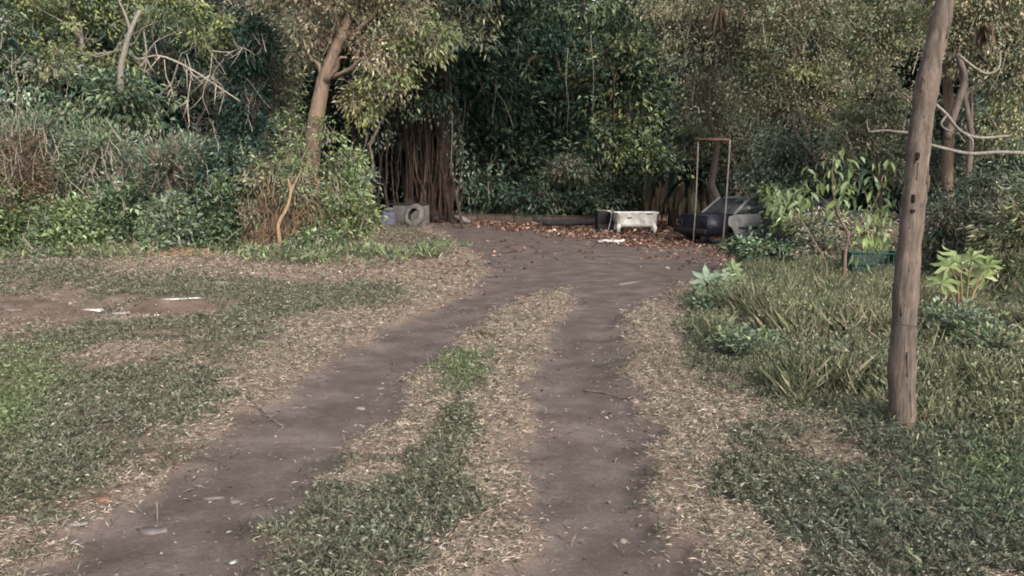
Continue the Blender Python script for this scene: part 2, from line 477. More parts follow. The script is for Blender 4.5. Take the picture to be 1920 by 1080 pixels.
def wander(p0, p1, n=7, amp=.12, sag=0):
    p0 = np.array(p0, float); p1 = np.array(p1, float)
    t = np.linspace(0, 1, n)[:, None]
    L = np.linalg.norm(p1 - p0)
    w = np.cumsum(rng.normal(size=(n, 3)), 0); w -= w[0]; w -= t * w[-1]
    return p0 + (p1 - p0) * t + w * amp * L / math.sqrt(n) + np.array([0, 0, sag * L]) * (t * (1 - t) * 4)

GREENS = {
 'fresh': [(0.1214, 0.1711, 0.0747), (0.1584, 0.2177, 0.1035), (0.0823, 0.1193, 0.0575), (0.2112, 0.2722, 0.151)],
 'yellow': [(0.2238, 0.2424, 0.0974), (0.1633, 0.194, 0.0766), (0.2661, 0.2704, 0.1183), (0.121, 0.1525, 0.0626)],
 'mid': [(0.0996, 0.1337, 0.0805), (0.1322, 0.173, 0.1084), (0.0672, 0.0944, 0.0611), (0.1734, 0.2201, 0.1499)],
 'grey': [(0.1848, 0.2063, 0.1639), (0.1417, 0.1623, 0.1283), (0.2341, 0.2544, 0.2067), (0.101, 0.1169, 0.0912)],
 'dark': [(0.0128, 0.029, 0.0227), (0.0197, 0.0414, 0.0292), (0.0083, 0.0207, 0.0178), (0.0296, 0.0553, 0.0365)],  # low greens, partly shade of the wood put into leaf colour
 'teal': [(0.0495, 0.0858, 0.072), (0.072, 0.1188, 0.0984), (0.0306, 0.0572, 0.0504)],
 'olive': [(0.2377, 0.2393, 0.1456), (0.1848, 0.1916, 0.1206), (0.3167, 0.3026, 0.1912), (0.1372, 0.1495, 0.0956), (0.2903, 0.2393, 0.1768)],
 'tan': [(0.3246, 0.2815, 0.2089), (0.2345, 0.2102, 0.1492), (0.4058, 0.3284, 0.2387), (0.1803, 0.1783, 0.1194), (0.2164, 0.2252, 0.1293)],
 'brown': [(.12, .085, .06), (.16, .11, .075), (.085, .065, .05), (.105, .095, .06)],
 'rust': [(0.1564, 0.0972, 0.068), (0.1224, 0.0828, 0.0578), (0.1088, 0.09, 0.0553), (0.1768, 0.1296, 0.0935)],
 'bright': [(.17, .22, .085), (.22, .27, .125), (.13, .175, .065), (.25, .28, .15)],
 'sage': [(.15, .20, .14), (.20, .25, .18), (.11, .16, .11)],
 'deep': [(0.0077, 0.0159, 0.0136), (0.0128, 0.0246, 0.0187), (0.0064, 0.013, 0.0136)],  # near-black greens: deep shade of the far wood put into the colour
}

def crown(mb, blobs, pal, L, W, n, per=45, spread=None, droop=.35, out=.5, twigs=None, flat=.6, fold=.25, fine=False, hollow=.45, gap=0.0):
    """blobs: list of (centre, (rx, ry, rz)); n leaves in clumps of per"""
    L *= 1.08; W *= 1.05; n = int(n * .95); spread = (spread or .25) * .85
    vol = np.array([b[1][0] * b[1][2] for b in blobs]); pr = vol / vol.sum()
    ncl = max(3, int(n / per))
    bi = rng.choice(len(blobs), ncl, p=pr)
    Cn = np.array([b[0] for b in blobs])[bi]; Rr = np.array([b[1] for b in blobs])[bi]
    u = rnd_unit(ncl); rad = (hollow + (1 - hollow) * rng.random((ncl, 1)) ** .6) * (1 + .18 * rng.normal(size=(ncl, 1)))
    cc = Cn + u * Rr * rad
    cc[:, 2] = np.maximum(cc[:, 2], .12)
    keep = fbm(cc[:, 0] * 1.1 + cc[:, 1] * .7, cc[:, 2] * 1.1, 1.0, 3, 77) > gap
    cc = cc[keep]; u = u[keep]; Rr = Rr[keep]; ncl = len(cc)
    cnt = np.maximum(3, (per * rng.lognormal(0, .5, ncl))).astype(int)
    ci = np.repeat(np.arange(ncl), cnt); N = len(ci)
    sp = spread if spread else .30 * float(np.mean(vol) ** .5) * .55
    spc = sp * rng.uniform(.6, 1.4, ncl)[ci][:, None]
    off = rng.normal(size=(N, 3)) * spc * np.array([1, 1, flat])
    P = cc[ci] + off
    ok = P[:, 2] > .03; P = P[ok]; ci = ci[ok]; off = off[ok]; N = len(P)
    D = u[ci] * out + off / (np.linalg.norm(off, axis=1)[:, None] + 1e-6) * .6 + rnd_unit(N) * .6 + np.array([0, 0, -droop])
    Nn = np.array([0, 0, 1.0]) * .8 + rnd_unit(N) * .8 + u[ci] * .3
    l = L * rng.uniform(.6, 1.35, N)
    cl = palette_cols(pal, N, ci, ncl)
    mb.leaves(P, D, Nn, l, l * (W / L) * rng.uniform(.8, 1.2, N), cl, fold=fold, droop=.12, fine=fine)
    if twigs is not None:
        cents = np.array([b[0] for b in blobs])
        for i in range(0, ncl, max(1, ncl // 70)):
            a = Cn[keep][i] - np.array([0, 0, .3 * Rr[i][2]]) + rng.normal(size=3) * .1
            twigs.tube(wander(a, cc[i], 5, .25), np.linspace(.018, .006, 5) * twigs.tw, 4, cap=False)
    return cc

def W_blob(Y, b):
    """(px, py, dY, rpx, rpy) -> world centre, radii"""
    px, py, dY, rx, ry = b
    y = Y + dY
    return (at(px, py, y), (rx * y / F, max(.35, rx * y / F * .75), ry * y / F))

def tree(name, label, cat, base_px, Yd, blobs, pal, L, W, n, trunk_r=.08, bark='bark', group=None, limbs=3, per=45, spread=None, tw=1.0, mat='leaf', lean=None, sprigs=34, sprig_r=1.0, **kw):
    bx = at(base_px, 400, Yd)[0]
    base = np.array([bx, Yd, float(gz(bx, Yd))])
    root = empty(name, base, 0, label, cat, group)
    B = [W_blob(Yd, b) for b in blobs]
    B = [(np.array(c) - base, r) for c, r in B]
    tr = MB(); tr.tw = tw
    top = np.array(B[0][0]) + np.array([0, 0, .2 * B[0][1][2]])
    if lean is not None: path = np.array([at(*q) - base for q in lean]); path = np.vstack([[0, 0, -.15], path, top])
    else: path = wander((0, 0, -.15), top, 8, .10)
    tr.tube(path, np.linspace(trunk_r, trunk_r * .35, len(path)) * np.where(np.arange(len(path)) == 0, 1.35, 1), 8, wob=.25, seed=int(abs(base_px)))
    for (c, r) in B[1:]:
        k = rng.integers(max(1, len(path) * (2 if lean is not None else 1) // 3), len(path) - 1)
        tr.tube(wander(path[k], c, 7, .14), np.linspace(trunk_r * (.14 if lean is not None else .4), trunk_r * .18, 7), 6, cap=False, wob=.2)
    for _ in range(limbs):
        c, r = B[rng.integers(0, len(B))]
        e = c + rnd_unit(1)[0] * np.array(r) * .9
        k = rng.integers(max(1, len(path) * 2 // 3), len(path) - 1)
        tr.tube(wander(path[k], e, 7, .18), np.linspace(trunk_r * .25, trunk_r * .08, 7), 5, cap=False)
    lf = MB()
    B2 = [(c, r) for c, r in B]
    gb = base.copy()
    for i in range(len(B2)):
        pass
    crown(lf, B2, GREENS[pal] if isinstance(pal, str) else sum([GREENS[p] for p in pal], []), L, W, n, per=per, spread=spread, twigs=tr, **kw)
    tr.build('trunk', M[bark], root, smooth_=True)
    if sprigs:
        sg = MB()
        for _ in range(sprigs):
            c, r_ = B[rng.integers(0, len(B))]
            c = np.array(c); r_ = np.array(r_)
            p0 = c + rng.normal(size=3) * r_ * [.5, .5, .4] - [0, 0, .4 * r_[2]]; p0[1] -= r_[1] * .7
            p1 = p0 + np.array([rng.normal() * .30, rng.normal() * .2, rng.uniform(.4, 1.0)]) * r_[2] * rng.uniform(.5, 1.3)
            sg.tube(wander(p0, p1, 6, .07), np.linspace(.010, .004, 6) * Yd / 20 * sprig_r, 3, cap=False)
        o = sg.build('twigs', M['palestem' if rng.random() < .75 else 'brownbark'], root); o['kind'] = 'stuff'
    o = lf.build('crown', M[mat], root)
    o['kind'] = 'stuff'
    return root

# ------------------------------------------------------------------ the forest behind: closes the view
bgG = 'dark trees massed behind the thicket'
for i, (px, Yd, top) in enumerate([(-420, 36, 15), (-160, 40, 14), (60, 42, 15), (260, 37, 13), (450, 44, 15), (640, 50, 16), (820, 54, 16), (1000, 52, 15), (1180, 55, 16),
                                   (1360, 50, 15), (1540, 42, 15), (1740, 36, 14), (1960, 34, 14), (2260, 32, 14)]):
    sc_px = F / Yd
    gy = 345 + CAMH * F / Yd
    cw = 150 * 45 / Yd
    blobs = [(px, gy - top * .62 * sc_px, 0, cw, top * .33 * sc_px), (px - cw * .7, gy - top * .35 * sc_px, 1, cw * .8, top * .3 * sc_px), (px + cw * .7, gy - top * .3 * sc_px, -1, cw * .8, top * .28 * sc_px),
             (px, gy - 1.6 * sc_px, 0, cw * 1.1, 1.7 * sc_px)]
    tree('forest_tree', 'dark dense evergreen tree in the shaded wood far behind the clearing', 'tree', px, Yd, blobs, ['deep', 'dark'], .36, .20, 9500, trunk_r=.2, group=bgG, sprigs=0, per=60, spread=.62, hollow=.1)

for i, (px, Yd, top) in enumerate([(-300, 62, 22), (-50, 62, 22), (150, 60, 22), (340, 60, 22), (520, 62, 22), (700, 66, 23), (900, 68, 23), (1090, 68, 23), (1280, 66, 23), (1460, 60, 22), (1650, 56, 22), (1850, 54, 22), (2080, 54, 22), (2350, 54, 22)]):
    sp = F / Yd; gy = 345 + CAMH * sp
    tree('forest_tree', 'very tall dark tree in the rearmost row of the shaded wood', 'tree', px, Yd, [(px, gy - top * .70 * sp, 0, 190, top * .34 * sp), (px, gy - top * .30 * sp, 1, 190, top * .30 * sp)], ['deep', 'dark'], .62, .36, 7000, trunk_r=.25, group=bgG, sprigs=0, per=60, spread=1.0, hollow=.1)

# ------------------------------------------------------------------ left thicket
T = tree
T('tree', 'feathery yellow-green tree whose leaves fill the top left corner', 'tree', 150, 23.5, [(150, 60, 0, 110, 90), (60, -60, 0, 130, 100), (240, -40, 1, 120, 80), (90, 130, -.5, 60, 50), (330, 25, 0, 70, 45), (400, 70, 0, 60, 38)], ['yellow', 'mid'], .115, .045, 20000, trunk_r=.11, bark='palebark', per=50, spread=.24, mat='thinleaf', gap=.30)
T('tree', 'dark teal broadleaf tree at the left edge beside the yellow-green one', 'tree', 55, 22, [(55, 150, 0, 80, 60), (-60, 60, 0, 110, 120), (-80, 250, 0, 90, 90), (10, 210, 0, 60, 40)], ['teal', 'mid'], .17, .08, 6500, trunk_r=.09, per=35, spread=.28, gap=.3)
T('tree', 'bushy green tree with fresh tips left of the dark hollow', 'tree', 235, 21.5, [(235, 190, 0, 75, 50), (160, 215, 0, 60, 45), (280, 230, .5, 45, 35)], ['fresh', 'mid', 'teal'], .15, .06, 5500, trunk_r=.06, per=35, spread=.22, gap=.28)
T('tree', 'grey-brown thin-leaved tree above the dark hollow at the top', 'tree', 500, 25, [(510, 30, 0, 90, 75), (450, -50, 0, 110, 70), (600, -30, 0, 90, 70), (420, 120, 1, 45, 30), (540, 130, 0, 40, 40)], ['tan', 'grey', 'mid'], .10, .04, 11000, trunk_r=.10, per=45, spread=.24, gap=.36)
T('tree', 'narrow dark teal tree right of the tangled bare branches', 'tree', 462, 23, [(465, 170, 0, 38, 85), (480, 80, 0, 40, 50), (455, 270, 0, 45, 50)], ['teal', 'dark'], .14, .05, 5000, trunk_r=.06, per=35, spread=.2, gap=.2)
T('tree', 'slim green tree filling the gap left of the leaning brown trunk', 'tree', 530, 24.5, [(530, 190, 0, 35, 80), (525, 300, 0, 45, 55), (500, 110, 0, 35, 45)], ['mid', 'olive'], .12, .05, 4500, trunk_r=.05, per=35, spread=.2, gap=.3)
T('shrub', 'tall grey-green shrub with upright stems at the far left', 'shrub', 60, 20.3, [(60, 265, 0, 75, 60), (-70, 320, 0, 90, 110), (30, 340, 0, 70, 50)], ['grey', 'mid'], .13, .026, 10625, trunk_r=.04, per=35, spread=.22, droop=-.5, gap=.25, sprigs=150, sprig_r=1.6)
T('shrub', 'grey-green shrub standing tall left of centre in the left thicket', 'shrub', 190, 20.5, [(190, 290, 0, 80, 55), (240, 340, 0, 60, 45), (130, 350, 0, 55, 45)], ['grey', 'mid', 'fresh'], .13, .026, 10625, trunk_r=.04, per=35, spread=.22, gap=.34, droop=-.4, sprigs=150, sprig_r=1.6)
T('shrub', 'pale sage shrub below the dark hollow', 'shrub', 325, 20.2, [(325, 290, 0, 70, 38), (300, 340, 0, 65, 45), (390, 335, 0, 55, 45)], ['grey', 'sage', 'mid'], .13, .026, 9375, trunk_r=.04, per=35, spread=.22, gap=.34, droop=-.4, sprigs=150, sprig_r=1.6)
T('shrub', 'dark green shrub beside the orange dry vines', 'shrub', 440, 19.8, [(432, 330, 0, 50, 60), (420, 400, 0, 45, 55)], ['dark', 'teal', 'mid'], .13, .05, 5200, trunk_r=.04, per=35, spread=.2, gap=.2)
T('shrub', 'reddish brown dried shrub at the left edge', 'shrub', 40, 19.2, [(45, 300, 0, 36, 65), (40, 370, 0, 32, 40)], ['brown', 'rust', 'brown'], .10, .03, 3300, trunk_r=.03, per=30, spread=.16, droop=-.2, gap=.25)
fr = 'leafy bushes along the foot of the left thicket'
for (px, w, py, h_, dy, lab, pal) in [(-90, 90, 400, 60, 0, 'lush low green bush just past the left edge of the dirt path', ['fresh', 'mid']),
                     (25, 50, 408, 52, .5, 'low broad-leaved green bush at the left edge of the thicket foot', ['fresh', 'mid', 'bright']),
                     (130, 62, 432, 40, -.5, 'light green broad-leaved bush second from the left at the thicket foot', ['fresh', 'bright', 'mid']),
                     (228, 40, 400, 62, .5, 'dark and light mottled bush left of the red soil mound', ['fresh', 'mid', 'dark']),
                     (322, 44, 425, 40, -.2, 'green bush growing behind the red soil mound', ['mid', 'fresh', 'grey']),
                     (405, 32, 405, 50, .4, 'small deep green bush at the right end of the red soil mound', ['mid', 'dark', 'fresh'])]:
    T('bush', lab, 'bush', px, 18.6 + dy, [(px, py, 0, w, h_), (px - w * .7, py + 34, -.4, w * .5, 26), (px + w * .6, py + 26, .2, w * .45, 34), (px + w * .2, py - h_ * .9, .1, w * .25, 22), (px - w * .5, py - h_ * .6, .1, w * .2, 24)], pal, .12, .055, 5200, trunk_r=.03, group=fr, per=14, spread=.11, droop=-.15, gap=.36, flat=1.0, sprigs=60, sprig_r=1.3)

T('tree', 'hazy grey-green tree seen behind the bare branches of the hollow', 'tree', 400, 27, [(380, 170, 0, 60, 40), (300, 110, 0, 50, 40), (440, 250, 0, 60, 50), (560, 60, 0, 60, 50), (500, 200, 0, 40, 60)], ['mid', 'grey', 'teal'], .12, .05, 6500, trunk_r=.08, per=30, spread=.26, gap=.38, sprigs=90, sprig_r=1.5)
T('tree', 'pale grey-green tree closing the far left edge above the brown shrub', 'tree', 20, 21.6, [(20, 190, 0, 60, 50), (90, 130, 0, 50, 40), (120, 235, 0, 60, 30), (-40, 60, 0, 60, 60)], ['grey', 'mid', 'yellow'], .11, .045, 5000, trunk_r=.06, per=28, spread=.2, gap=.34, sprigs=60, sprig_r=1.5)

# brown leaning trunk with vines
T('tree', 'tall tree with leaning brown trunk and rusty orange leaves overhead', 'tree', 568, 21, [(655, 40, 0, 95, 60), (690, 110, -.6, 50, 34), (600, -60, 0, 150, 80), (570, 70, 0, 50, 40), (740, -20, 0, 90, 55)], ['tan', 'rust', 'olive', 'brown'], .11, .045, 9500, trunk_r=.31, limbs=1, bark='brownbark', per=40, spread=.22, gap=.30,
  lean=[(572, 400, 21), (582, 300, 21), (592, 220, 21), (606, 150, 21), (625, 100, 21)])
T('vine', 'yellow-green vine climbing over the lower half of the leaning brown trunk', 'vine', 590, 20.6, [(560, 300, .2, 30, 50), (545, 240, .3, 24, 40), (600, 345, -.3, 30, 30), (575, 400, .1, 30, 40), (612, 255, .1, 14, 30)], ['yellow', 'fresh', 'mid'], .10, .04, 2600, trunk_r=.03, per=25, spread=.16, gap=.3, hollow=.2)
T('tree', 'young olive tree overhanging left of the hanging roots', 'tree', 655, 27, [(745, 110, 0, 55, 40), (720, 150, 0, 50, 30), (790, 60, 0, 70, 45), (680, 190, 0, 30, 35)], ['olive', 'fresh', 'yellow'], .17, .06, 4300, trunk_r=.07, per=30, spread=.26, gap=.3)
T('bush', 'fresh green bush right of the leaning brown trunk', 'bush', 640, 20, [(648, 365, 0, 34, 46), (615, 430, 0, 50, 26), (678, 405, .5, 28, 30), (660, 300, .4, 20, 28), (630, 330, .6, 18, 30)], ['fresh', 'mid', 'yellow'], .10, .04, 6800, trunk_r=.04, per=14, spread=.12, gap=.34, flat=1.0, droop=-.1, sprigs=70)
T('bush', 'small pale green bush against the dark root curtain', 'bush', 672, 24, [(670, 335, 0, 28, 26), (655, 370, 0, 40, 30)], ['sage', 'grey', 'mid'], .12, .05, 1600, trunk_r=.02, per=25, spread=.15)
T('bush', 'thin green bush half hiding the orange dry vines', 'bush', 530, 19.2, [(495, 330, .3, 44, 36), (555, 350, .3, 26, 40), (480, 400, .3, 18, 30)], ['mid', 'olive', 'fresh'], .10, .035, 3000, trunk_r=.02, per=12, spread=.13, gap=.36)
T('bush', 'low round weed bush at the foot of the leaning tree', 'bush', 610, 18.3, [(600, 452, 0, 42, 20), (560, 458, 0, 30, 14)], ['mid', 'fresh'], .08, .03, 2200, trunk_r=.015, per=25, spread=.11)
# orange dry vines hanging, each clump of stems a thing
def drystems(name, label, px0, px1, Yd, ytop, ybot, n, mat='straw', cat='vine', r=.010, group=None, pal='rust', nl=900):
    b = at((px0 + px1) / 2, ybot, Yd); b[2] = 0
    root = empty(name, b, 0, label, cat, group)
    m = MB()
    for i in range(n):
        px = random.gauss((px0 + px1) / 2, (px1 - px0) * .36)
        p0 = at(px + random.gauss(0, 14), ytop + random.uniform(-40, 90), Yd + random.uniform(-.3, .3)) - b
        p1 = at(px, ybot, Yd + random.uniform(-.4, .4)) - b; p1[2] = -.02
        m.tube(wander(p0, p1, 7, .26), r * random.uniform(.4, 1.3), 4, cap=False)
    m.build('stem', M[mat], root)
    if nl:
        lf = MB(); P = []
        for i in range(nl):
            P.append(at(random.gauss((px0 + px1) / 2, (px1 - px0) * .42), random.triangular(ytop - 30, ybot, ybot - 30), Yd + random.uniform(-.5, .5)) - b)
        P = np.array(P); P[:, 2] = np.maximum(P[:, 2], .03)
        D = rnd_unit(nl) * .5 + np.array([0, 0, -1])
        lf.leaves(P, D, rnd_unit(nl), rng.uniform(.08, .2, nl), .022, palette_cols(GREENS[pal], nl))
        o = lf.build('dry_leaves', M['dead'], root); o['kind'] = 'stuff'
    return root
drystems('dry_vine', 'orange dried vines hanging beside the dark green shrub', 450, 505, 19.4, 350, 472, 22, nl=700)
drystems('dry_vine', 'orange-brown dry stalks around the pale curved stem', 500, 600, 19.6, 330, 470, 24, nl=1000)
# pale curved stem
def stemthing(name, label, cat, pts, r, mat, group=None, sides=7, wob=.15, extra=()):
    P = np.array([at(*p) for p in pts]); base = P[0].copy()
    root = empty(name, base, 0, label, cat, group)
    m = MB(); m.tube(catmull(P - base), np.interp(np.linspace(0, 1, len(catmull(P))), [0, 1], r), sides, wob=wob, seed=3)
    m.build('stem' if r[0] < .06 else 'trunk', M[mat], root, smooth_=True)
    for e in extra:
        m = MB(); q = np.array([at(*p) for p in e[0]]) - base; q = catmull(q)
        m.tube(q, np.linspace(e[1][0], e[1][1], len(q)), 5, wob=.2); m.build('branch', M[mat], root, smooth_=True)
    return root
def catmull(P, k=4):
    P = np.asarray(P, float); out = []
    Q_ = np.vstack([2 * P[0] - P[1], P, 2 * P[-1] - P[-2]])
    for i in range(1, len(Q_) - 2):
        for t in np.linspace(0, 1, k, endpoint=False):
            a, b, c, d = Q_[i - 1], Q_[i], Q_[i + 1], Q_[i + 2]
            out.append(.5 * (2 * b + (c - a) * t + (2 * a - 5 * b + 4 * c - d) * t ** 2 + (3 * b - a - 3 * c + d) * t ** 3))
    out.append(P[-1]); return np.array(out)
stemthing('liana', 'pale curved liana stem rising from the soil beside the orange dry vines', 'vine', [(521, 486, 18.6), (524, 450, 18.6), (522, 420, 18.6), (538, 390, 18.7), (545, 360, 18.8), (540, 335, 19)], (.055, .03), 'straw',
          extra=[([(545, 365, 18.8), (552, 345, 18.9), (565, 320, 19)], (.03, .015))])
stemthing('bare_twig', 'thin crooked pale twig arching out of the green shrub', 'branch', [(512, 372, 19.3), (514, 340, 19.2), (524, 312, 19.1), (526, 300, 19.1)], (.018, .010), 'palebark')
stemthing('dead_tree', 'pale bare dead trunk standing in the yellow-green foliage', 'tree', [(230, 200, 21.2), (226, 138, 21.2), (234, 95, 21.2), (244, 60, 21.2), (262, 20, 21.4)], (.085, .05), 'palebark', extra=[([(244, 60, 21.2), (236, 30, 21.2), (222, 0, 21.3)], (.04, .02))])
# tangle of bare branches in the hollow
tb = [([(262, 110, 22.5), (300, 105, 22.3), (350, 125, 22.2), (405, 160, 22.2), (450, 190, 22.3)], (.055, .035), 'thick bare bough sloping down through the dark hollow'),
      ([(355, 235, 22), (352, 190, 22), (358, 140, 22), (350, 100, 22.1)], (.035, .02), 'upright bare branch crossing the sloping bough in the hollow'),
      ([(395, 95, 22.4), (430, 98, 22.3), (455, 90, 22.2), (480, 104, 22.3)], (.032, .018), 'pale bare branch arching over the top of the hollow'),
      ([(270, 60, 22.4), (275, 110, 22.2), (268, 160, 22.2), (285, 220, 22)], (.05, .04), 'crooked brown branch at the left side of the hollow'),
      ([(308, 112, 22.2), (312, 145, 22.1), (322, 165, 22.1), (316, 200, 22.1)], (.026, .016), 'thin forked twig hanging from the sloping bough'),
      ([(398, 100, 22), (393, 140, 22), (380, 180, 22), (392, 215, 22)], (.022, .014), 'slender wavy twig right of the crossing branches'),
      ([(410, 215, 22.2), (420, 170, 22.2), (400, 140, 22.2), (420, 110, 22.2)], (.03, .018), 'crooked grey twig at the right side of the hollow'),
      ([(240, 150, 22.4), (265, 120, 22.3), (290, 80, 22.3), (330, 60, 22.3)], (.028, .016), 'thin twig rising to the right beside the dead trunk')]
for pts, r, lab in tb:
    ex = []
    for q in range(6):
        a = pts[random.randrange(1, len(pts) - 1)]
        dx, dy = random.uniform(-40, 40), random.uniform(-30, 45)
        ex.append(([a, (a[0] + dx * .5, a[1] + dy * .4 + 6, a[2] - .1), (a[0] + dx, a[1] + dy, a[2])], (r[1] * .6, r[1] * .2)))
    r = (r[0] * .5, r[1] * .45)
    stemthing('bare_branch', lab, 'branch', pts, r, 'palestem' if 'pale' in lab or 'thin' in lab or 'slender' in lab or 'sloping' in lab else 'palebark', extra=ex, group='bare branches in the dark hollow')

# ------------------------------------------------------------------ the middle: fig tree with hanging roots, dark wood
def fig():
    Yd = 36.0
    bx = at(785, 400, Yd)[0]
    base = np.array([bx, Yd, 0.0])
    root = empty('fig_tree', base, 0, 'huge dark fig tree with a curtain of hanging aerial roots', 'tree')
    tr = MB()
    for (dx, r, topx) in [(.25, .30, .1), (.95, .34, .9), (-.35, .16, -.6)]:
        p = wander((dx, .9, -.2), (topx, .8, 6.8), 9, .05); rr = np.linspace(r * 1.3, r * .8, 9); rr[0] *= 1.4
        tr.tube(p, rr, 10, wob=.5, seed=int(r * 100))
    for a in np.linspace(0, 2 * np.pi, 11):
        e = np.array([math.cos(a) * random.uniform(1.2, 2.3), .4 + math.sin(a) * 1.6, -.05])
        tr.tube(catmull([(math.cos(a) * .35, .5 + math.sin(a) * .3, 1.0), e * .45 + np.array([0, 0, .3]), e]), np.linspace(.22, .07, 9), 6, wob=.3)
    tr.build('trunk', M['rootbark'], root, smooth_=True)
    # curtain of roots; each thick root a part
    spec = [(-1.45, 4.9), (-1.2, 5.6), (-.95, 5.0), (-.75, 5.4), (-.5, 6), (-.25, 5.5), (0, 6), (.22, 5.4), (.45, 5.9), (.65, 5.2), (.85, 5.8), (1.0, 5.3), (1.2, 5.5), (1.35, 5.0), (1.55, 5.4), (-.1, 4.6), (-.62, 4.4), (1.12, 4.4), (.32, 4.4), (.95, 4.8)]
    for i, (x, h) in enumerate(spec):
        y = -.9 + 1.3 * random.random()
        b = (x * .78 + random.gauss(0, .34) + (.3 if x > .7 else 0), y, -.05)
        m = MB(); p = wander((x * .85 + random.gauss(0, .3), y + .2, h), b, 9, .06)
        m.tube(p, np.linspace(.022, random.uniform(.03, .085), 9), 6, wob=.4, seed=i)
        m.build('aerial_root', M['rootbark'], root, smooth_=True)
    m = MB()
    for i in range(60):
        x = random.choice([random.uniform(-3.2, 2.1), random.gauss(.6, .7)]); h = random.uniform(3.2, 6.2); y = random.uniform(-1.2, .9)
        lo = random.choice([0, 0, random.uniform(.6, 2.6)])
        m.tube(wander((x, y, h), (x * .78 + random.gauss(0, .12), y, lo), 7, .03), random.uniform(.008, .024), 4, cap=False)
    for (x, y, z, n) in [(-1.5, -1.6, 4.4, 90), (-1.9, -1.4, 3.0, 70), (-1.1, -1.7, 3.5, 40), (.2, -1.8, 4.6, 70), (1.5, -1.5, 4.2, 110), (1.75, -1.3, 3.2, 90), (.9, -1.8, 4.9, 80), (-.4, -1.7, 4.9, 70), (1.9, -1.0, 2.2, 60)]:
        dl = MB(); P = rng.normal(size=(n, 3)) * [.22, .2, .38] + [x, y, z]
        dl.leaves(P, rnd_unit(n) * .7 + [0, 0, -.8], rnd_unit(n) + [0, -.6, .6], rng.uniform(.12, .24, n), .08, palette_cols(GREENS['mid'] + GREENS['dark'] + GREENS['grey'], n), fold=.2)
        dl.tube(wander((x, y + .2, z + 1.6), (x, y, z - .2), 5, .08), .012, 4, cap=False, col=(.03, .022, .02))
        o = dl.build('hanging_leaves', M['leaf'], root); o['kind'] = 'stuff'
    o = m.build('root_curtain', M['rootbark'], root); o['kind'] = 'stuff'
    lf = MB()
    B = [((-1.5, -1, 8.0), (3.6, 3.4, 1.9)), ((2.2, -1.5, 8.4), (3.8, 3.6, 2.1)), ((0, 3.5, 7.0), (6.5, 3, 3.2)), ((-3.4, .5, 6.6), (1.6, 2, 1.8)), ((1.2, -2.2, 6.3), (1.6, 1.5, .9)), ((-1.2, -1.8, 6.0), (1.5, 1.2, .7)), ((0, -5.5, 8.9), (6, 3.0, 1.5)), ((-.6, -3.2, 5.7), (1.3, .9, .5)), ((.9, -3.0, 5.0), (.6, .6, .5)), ((0, -3.5, 7.4), (5.5, 1.5, 1.3)), ((-4.2, 3, 3.2), (2.2, 1.5, 3.2))]  # forward blobs added out of view overhead, to shade the roots
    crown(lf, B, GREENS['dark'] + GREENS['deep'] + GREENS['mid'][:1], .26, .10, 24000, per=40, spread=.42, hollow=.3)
    o = lf.build('crown', M['leaf'], root); o['kind'] = 'stuff'
fig()

T('tree', 'large-leaved dark green tree right of the hanging roots', 'tree', 920, 41, [(920, 230, 0, 85, 110), (880, 120, 0, 70, 80), (960, 330, -1, 60, 60), (900, 40, 0, 90, 70)], ['dark', 'deep', 'mid'], .30, .13, 8500, trunk_r=.2, per=28, spread=.45)
T('tree', 'dark green tree in the middle of the far wood with drooping leaves', 'tree', 1050, 43, [(1040, 200, 0, 90, 120), (1010, 90, 0, 80, 70), (1075, 300, -1, 60, 60)], ['dark', 'teal', 'mid'], .28, .12, 8500, trunk_r=.2, per=28, spread=.45)
T('tree', 'dark tree with yellowing leaves left of the small-leaved olive tree', 'tree', 1180, 40, [(1180, 200, 0, 75, 120), (1150, 100, 0, 70, 60), (1210, 310, -1, 60, 50), (1130, 280, -1, 40, 40)], ['dark', 'mid', 'yellow', 'dark'], .26, .11, 8500, trunk_r=.18, per=28, spread=.42)
T('tree', 'tree with bright green hanging leaves at the top middle', 'tree', 1100, 33, [(1110, 18, 0, 100, 34), (1020, -20, 0, 90, 50), (1190, -10, 0, 80, 55), (1170, 55, 0, 50, 28), (1000, 110, 0, 26, 22)], ['mid', 'fresh', 'dark'], .22, .08, 3400, trunk_r=.07, bark='rootbark', limbs=0, sprigs=10, per=22, spread=.32, lean=[(1150, 300, 40), (1150, 150, 37)])
T('tree', 'olive-leaved branch tree drooping at the top left of the dark wood', 'tree', 870, 31, [(880, 0, 0, 60, 36), (800, 20, 0, 60, 40), (905, 70, 0, 26, 26), (850, 60, 0, 28, 24)], ['olive', 'grey', 'mid'], .20, .06, 2600, trunk_r=.05, bark='rootbark', limbs=0, sprigs=10, per=22, spread=.28, lean=[(840, 300, 39), (830, 150, 36)])
lowG = 'low bushes along the back of the clearing'
for (px, Yd, w, h, py, pal, lab) in [(1084, 37, 30, 12, 378, ['mid', 'dark'], 'low ragged bush right of the round dark bush'), (905, 37.5, 45, 34, 355, ['dark', 'mid'], 'dark low bush just right of the hanging roots'),
                            (1010, 36, 46, 30, 372, ['teal', 'dark', 'mid'], 'round dark green bush in the middle of the back of the clearing'),
                            (1160, 34, 46, 26, 362, ['dark', 'mid'], 'dark bush overhanging the white tub'),
                            (1130, 40, 50, 40, 320, ['mid', 'fresh', 'yellow'], 'lighter green bush with yellow leaves above the back bushes'),
                            (970, 41, 50, 40, 310, ['mid', 'dark'], 'mid-green bush behind the round dark bush'),
                            (1066, 38.5, 30, 16, 312, ['grey', 'tan', 'mid'], 'greyish bush above the white wall fragment')]:
    T('bush', lab, 'bush', px, Yd, [(px, py, 0, w, h), (px + w * .5, py + h * .5, .4, w * .6, h * .6), (px - w * .5, py + h * .5, .2, w * .6, h * .6)], pal, .19, .08, 1900, trunk_r=.05, group=lowG, per=24, spread=.26)

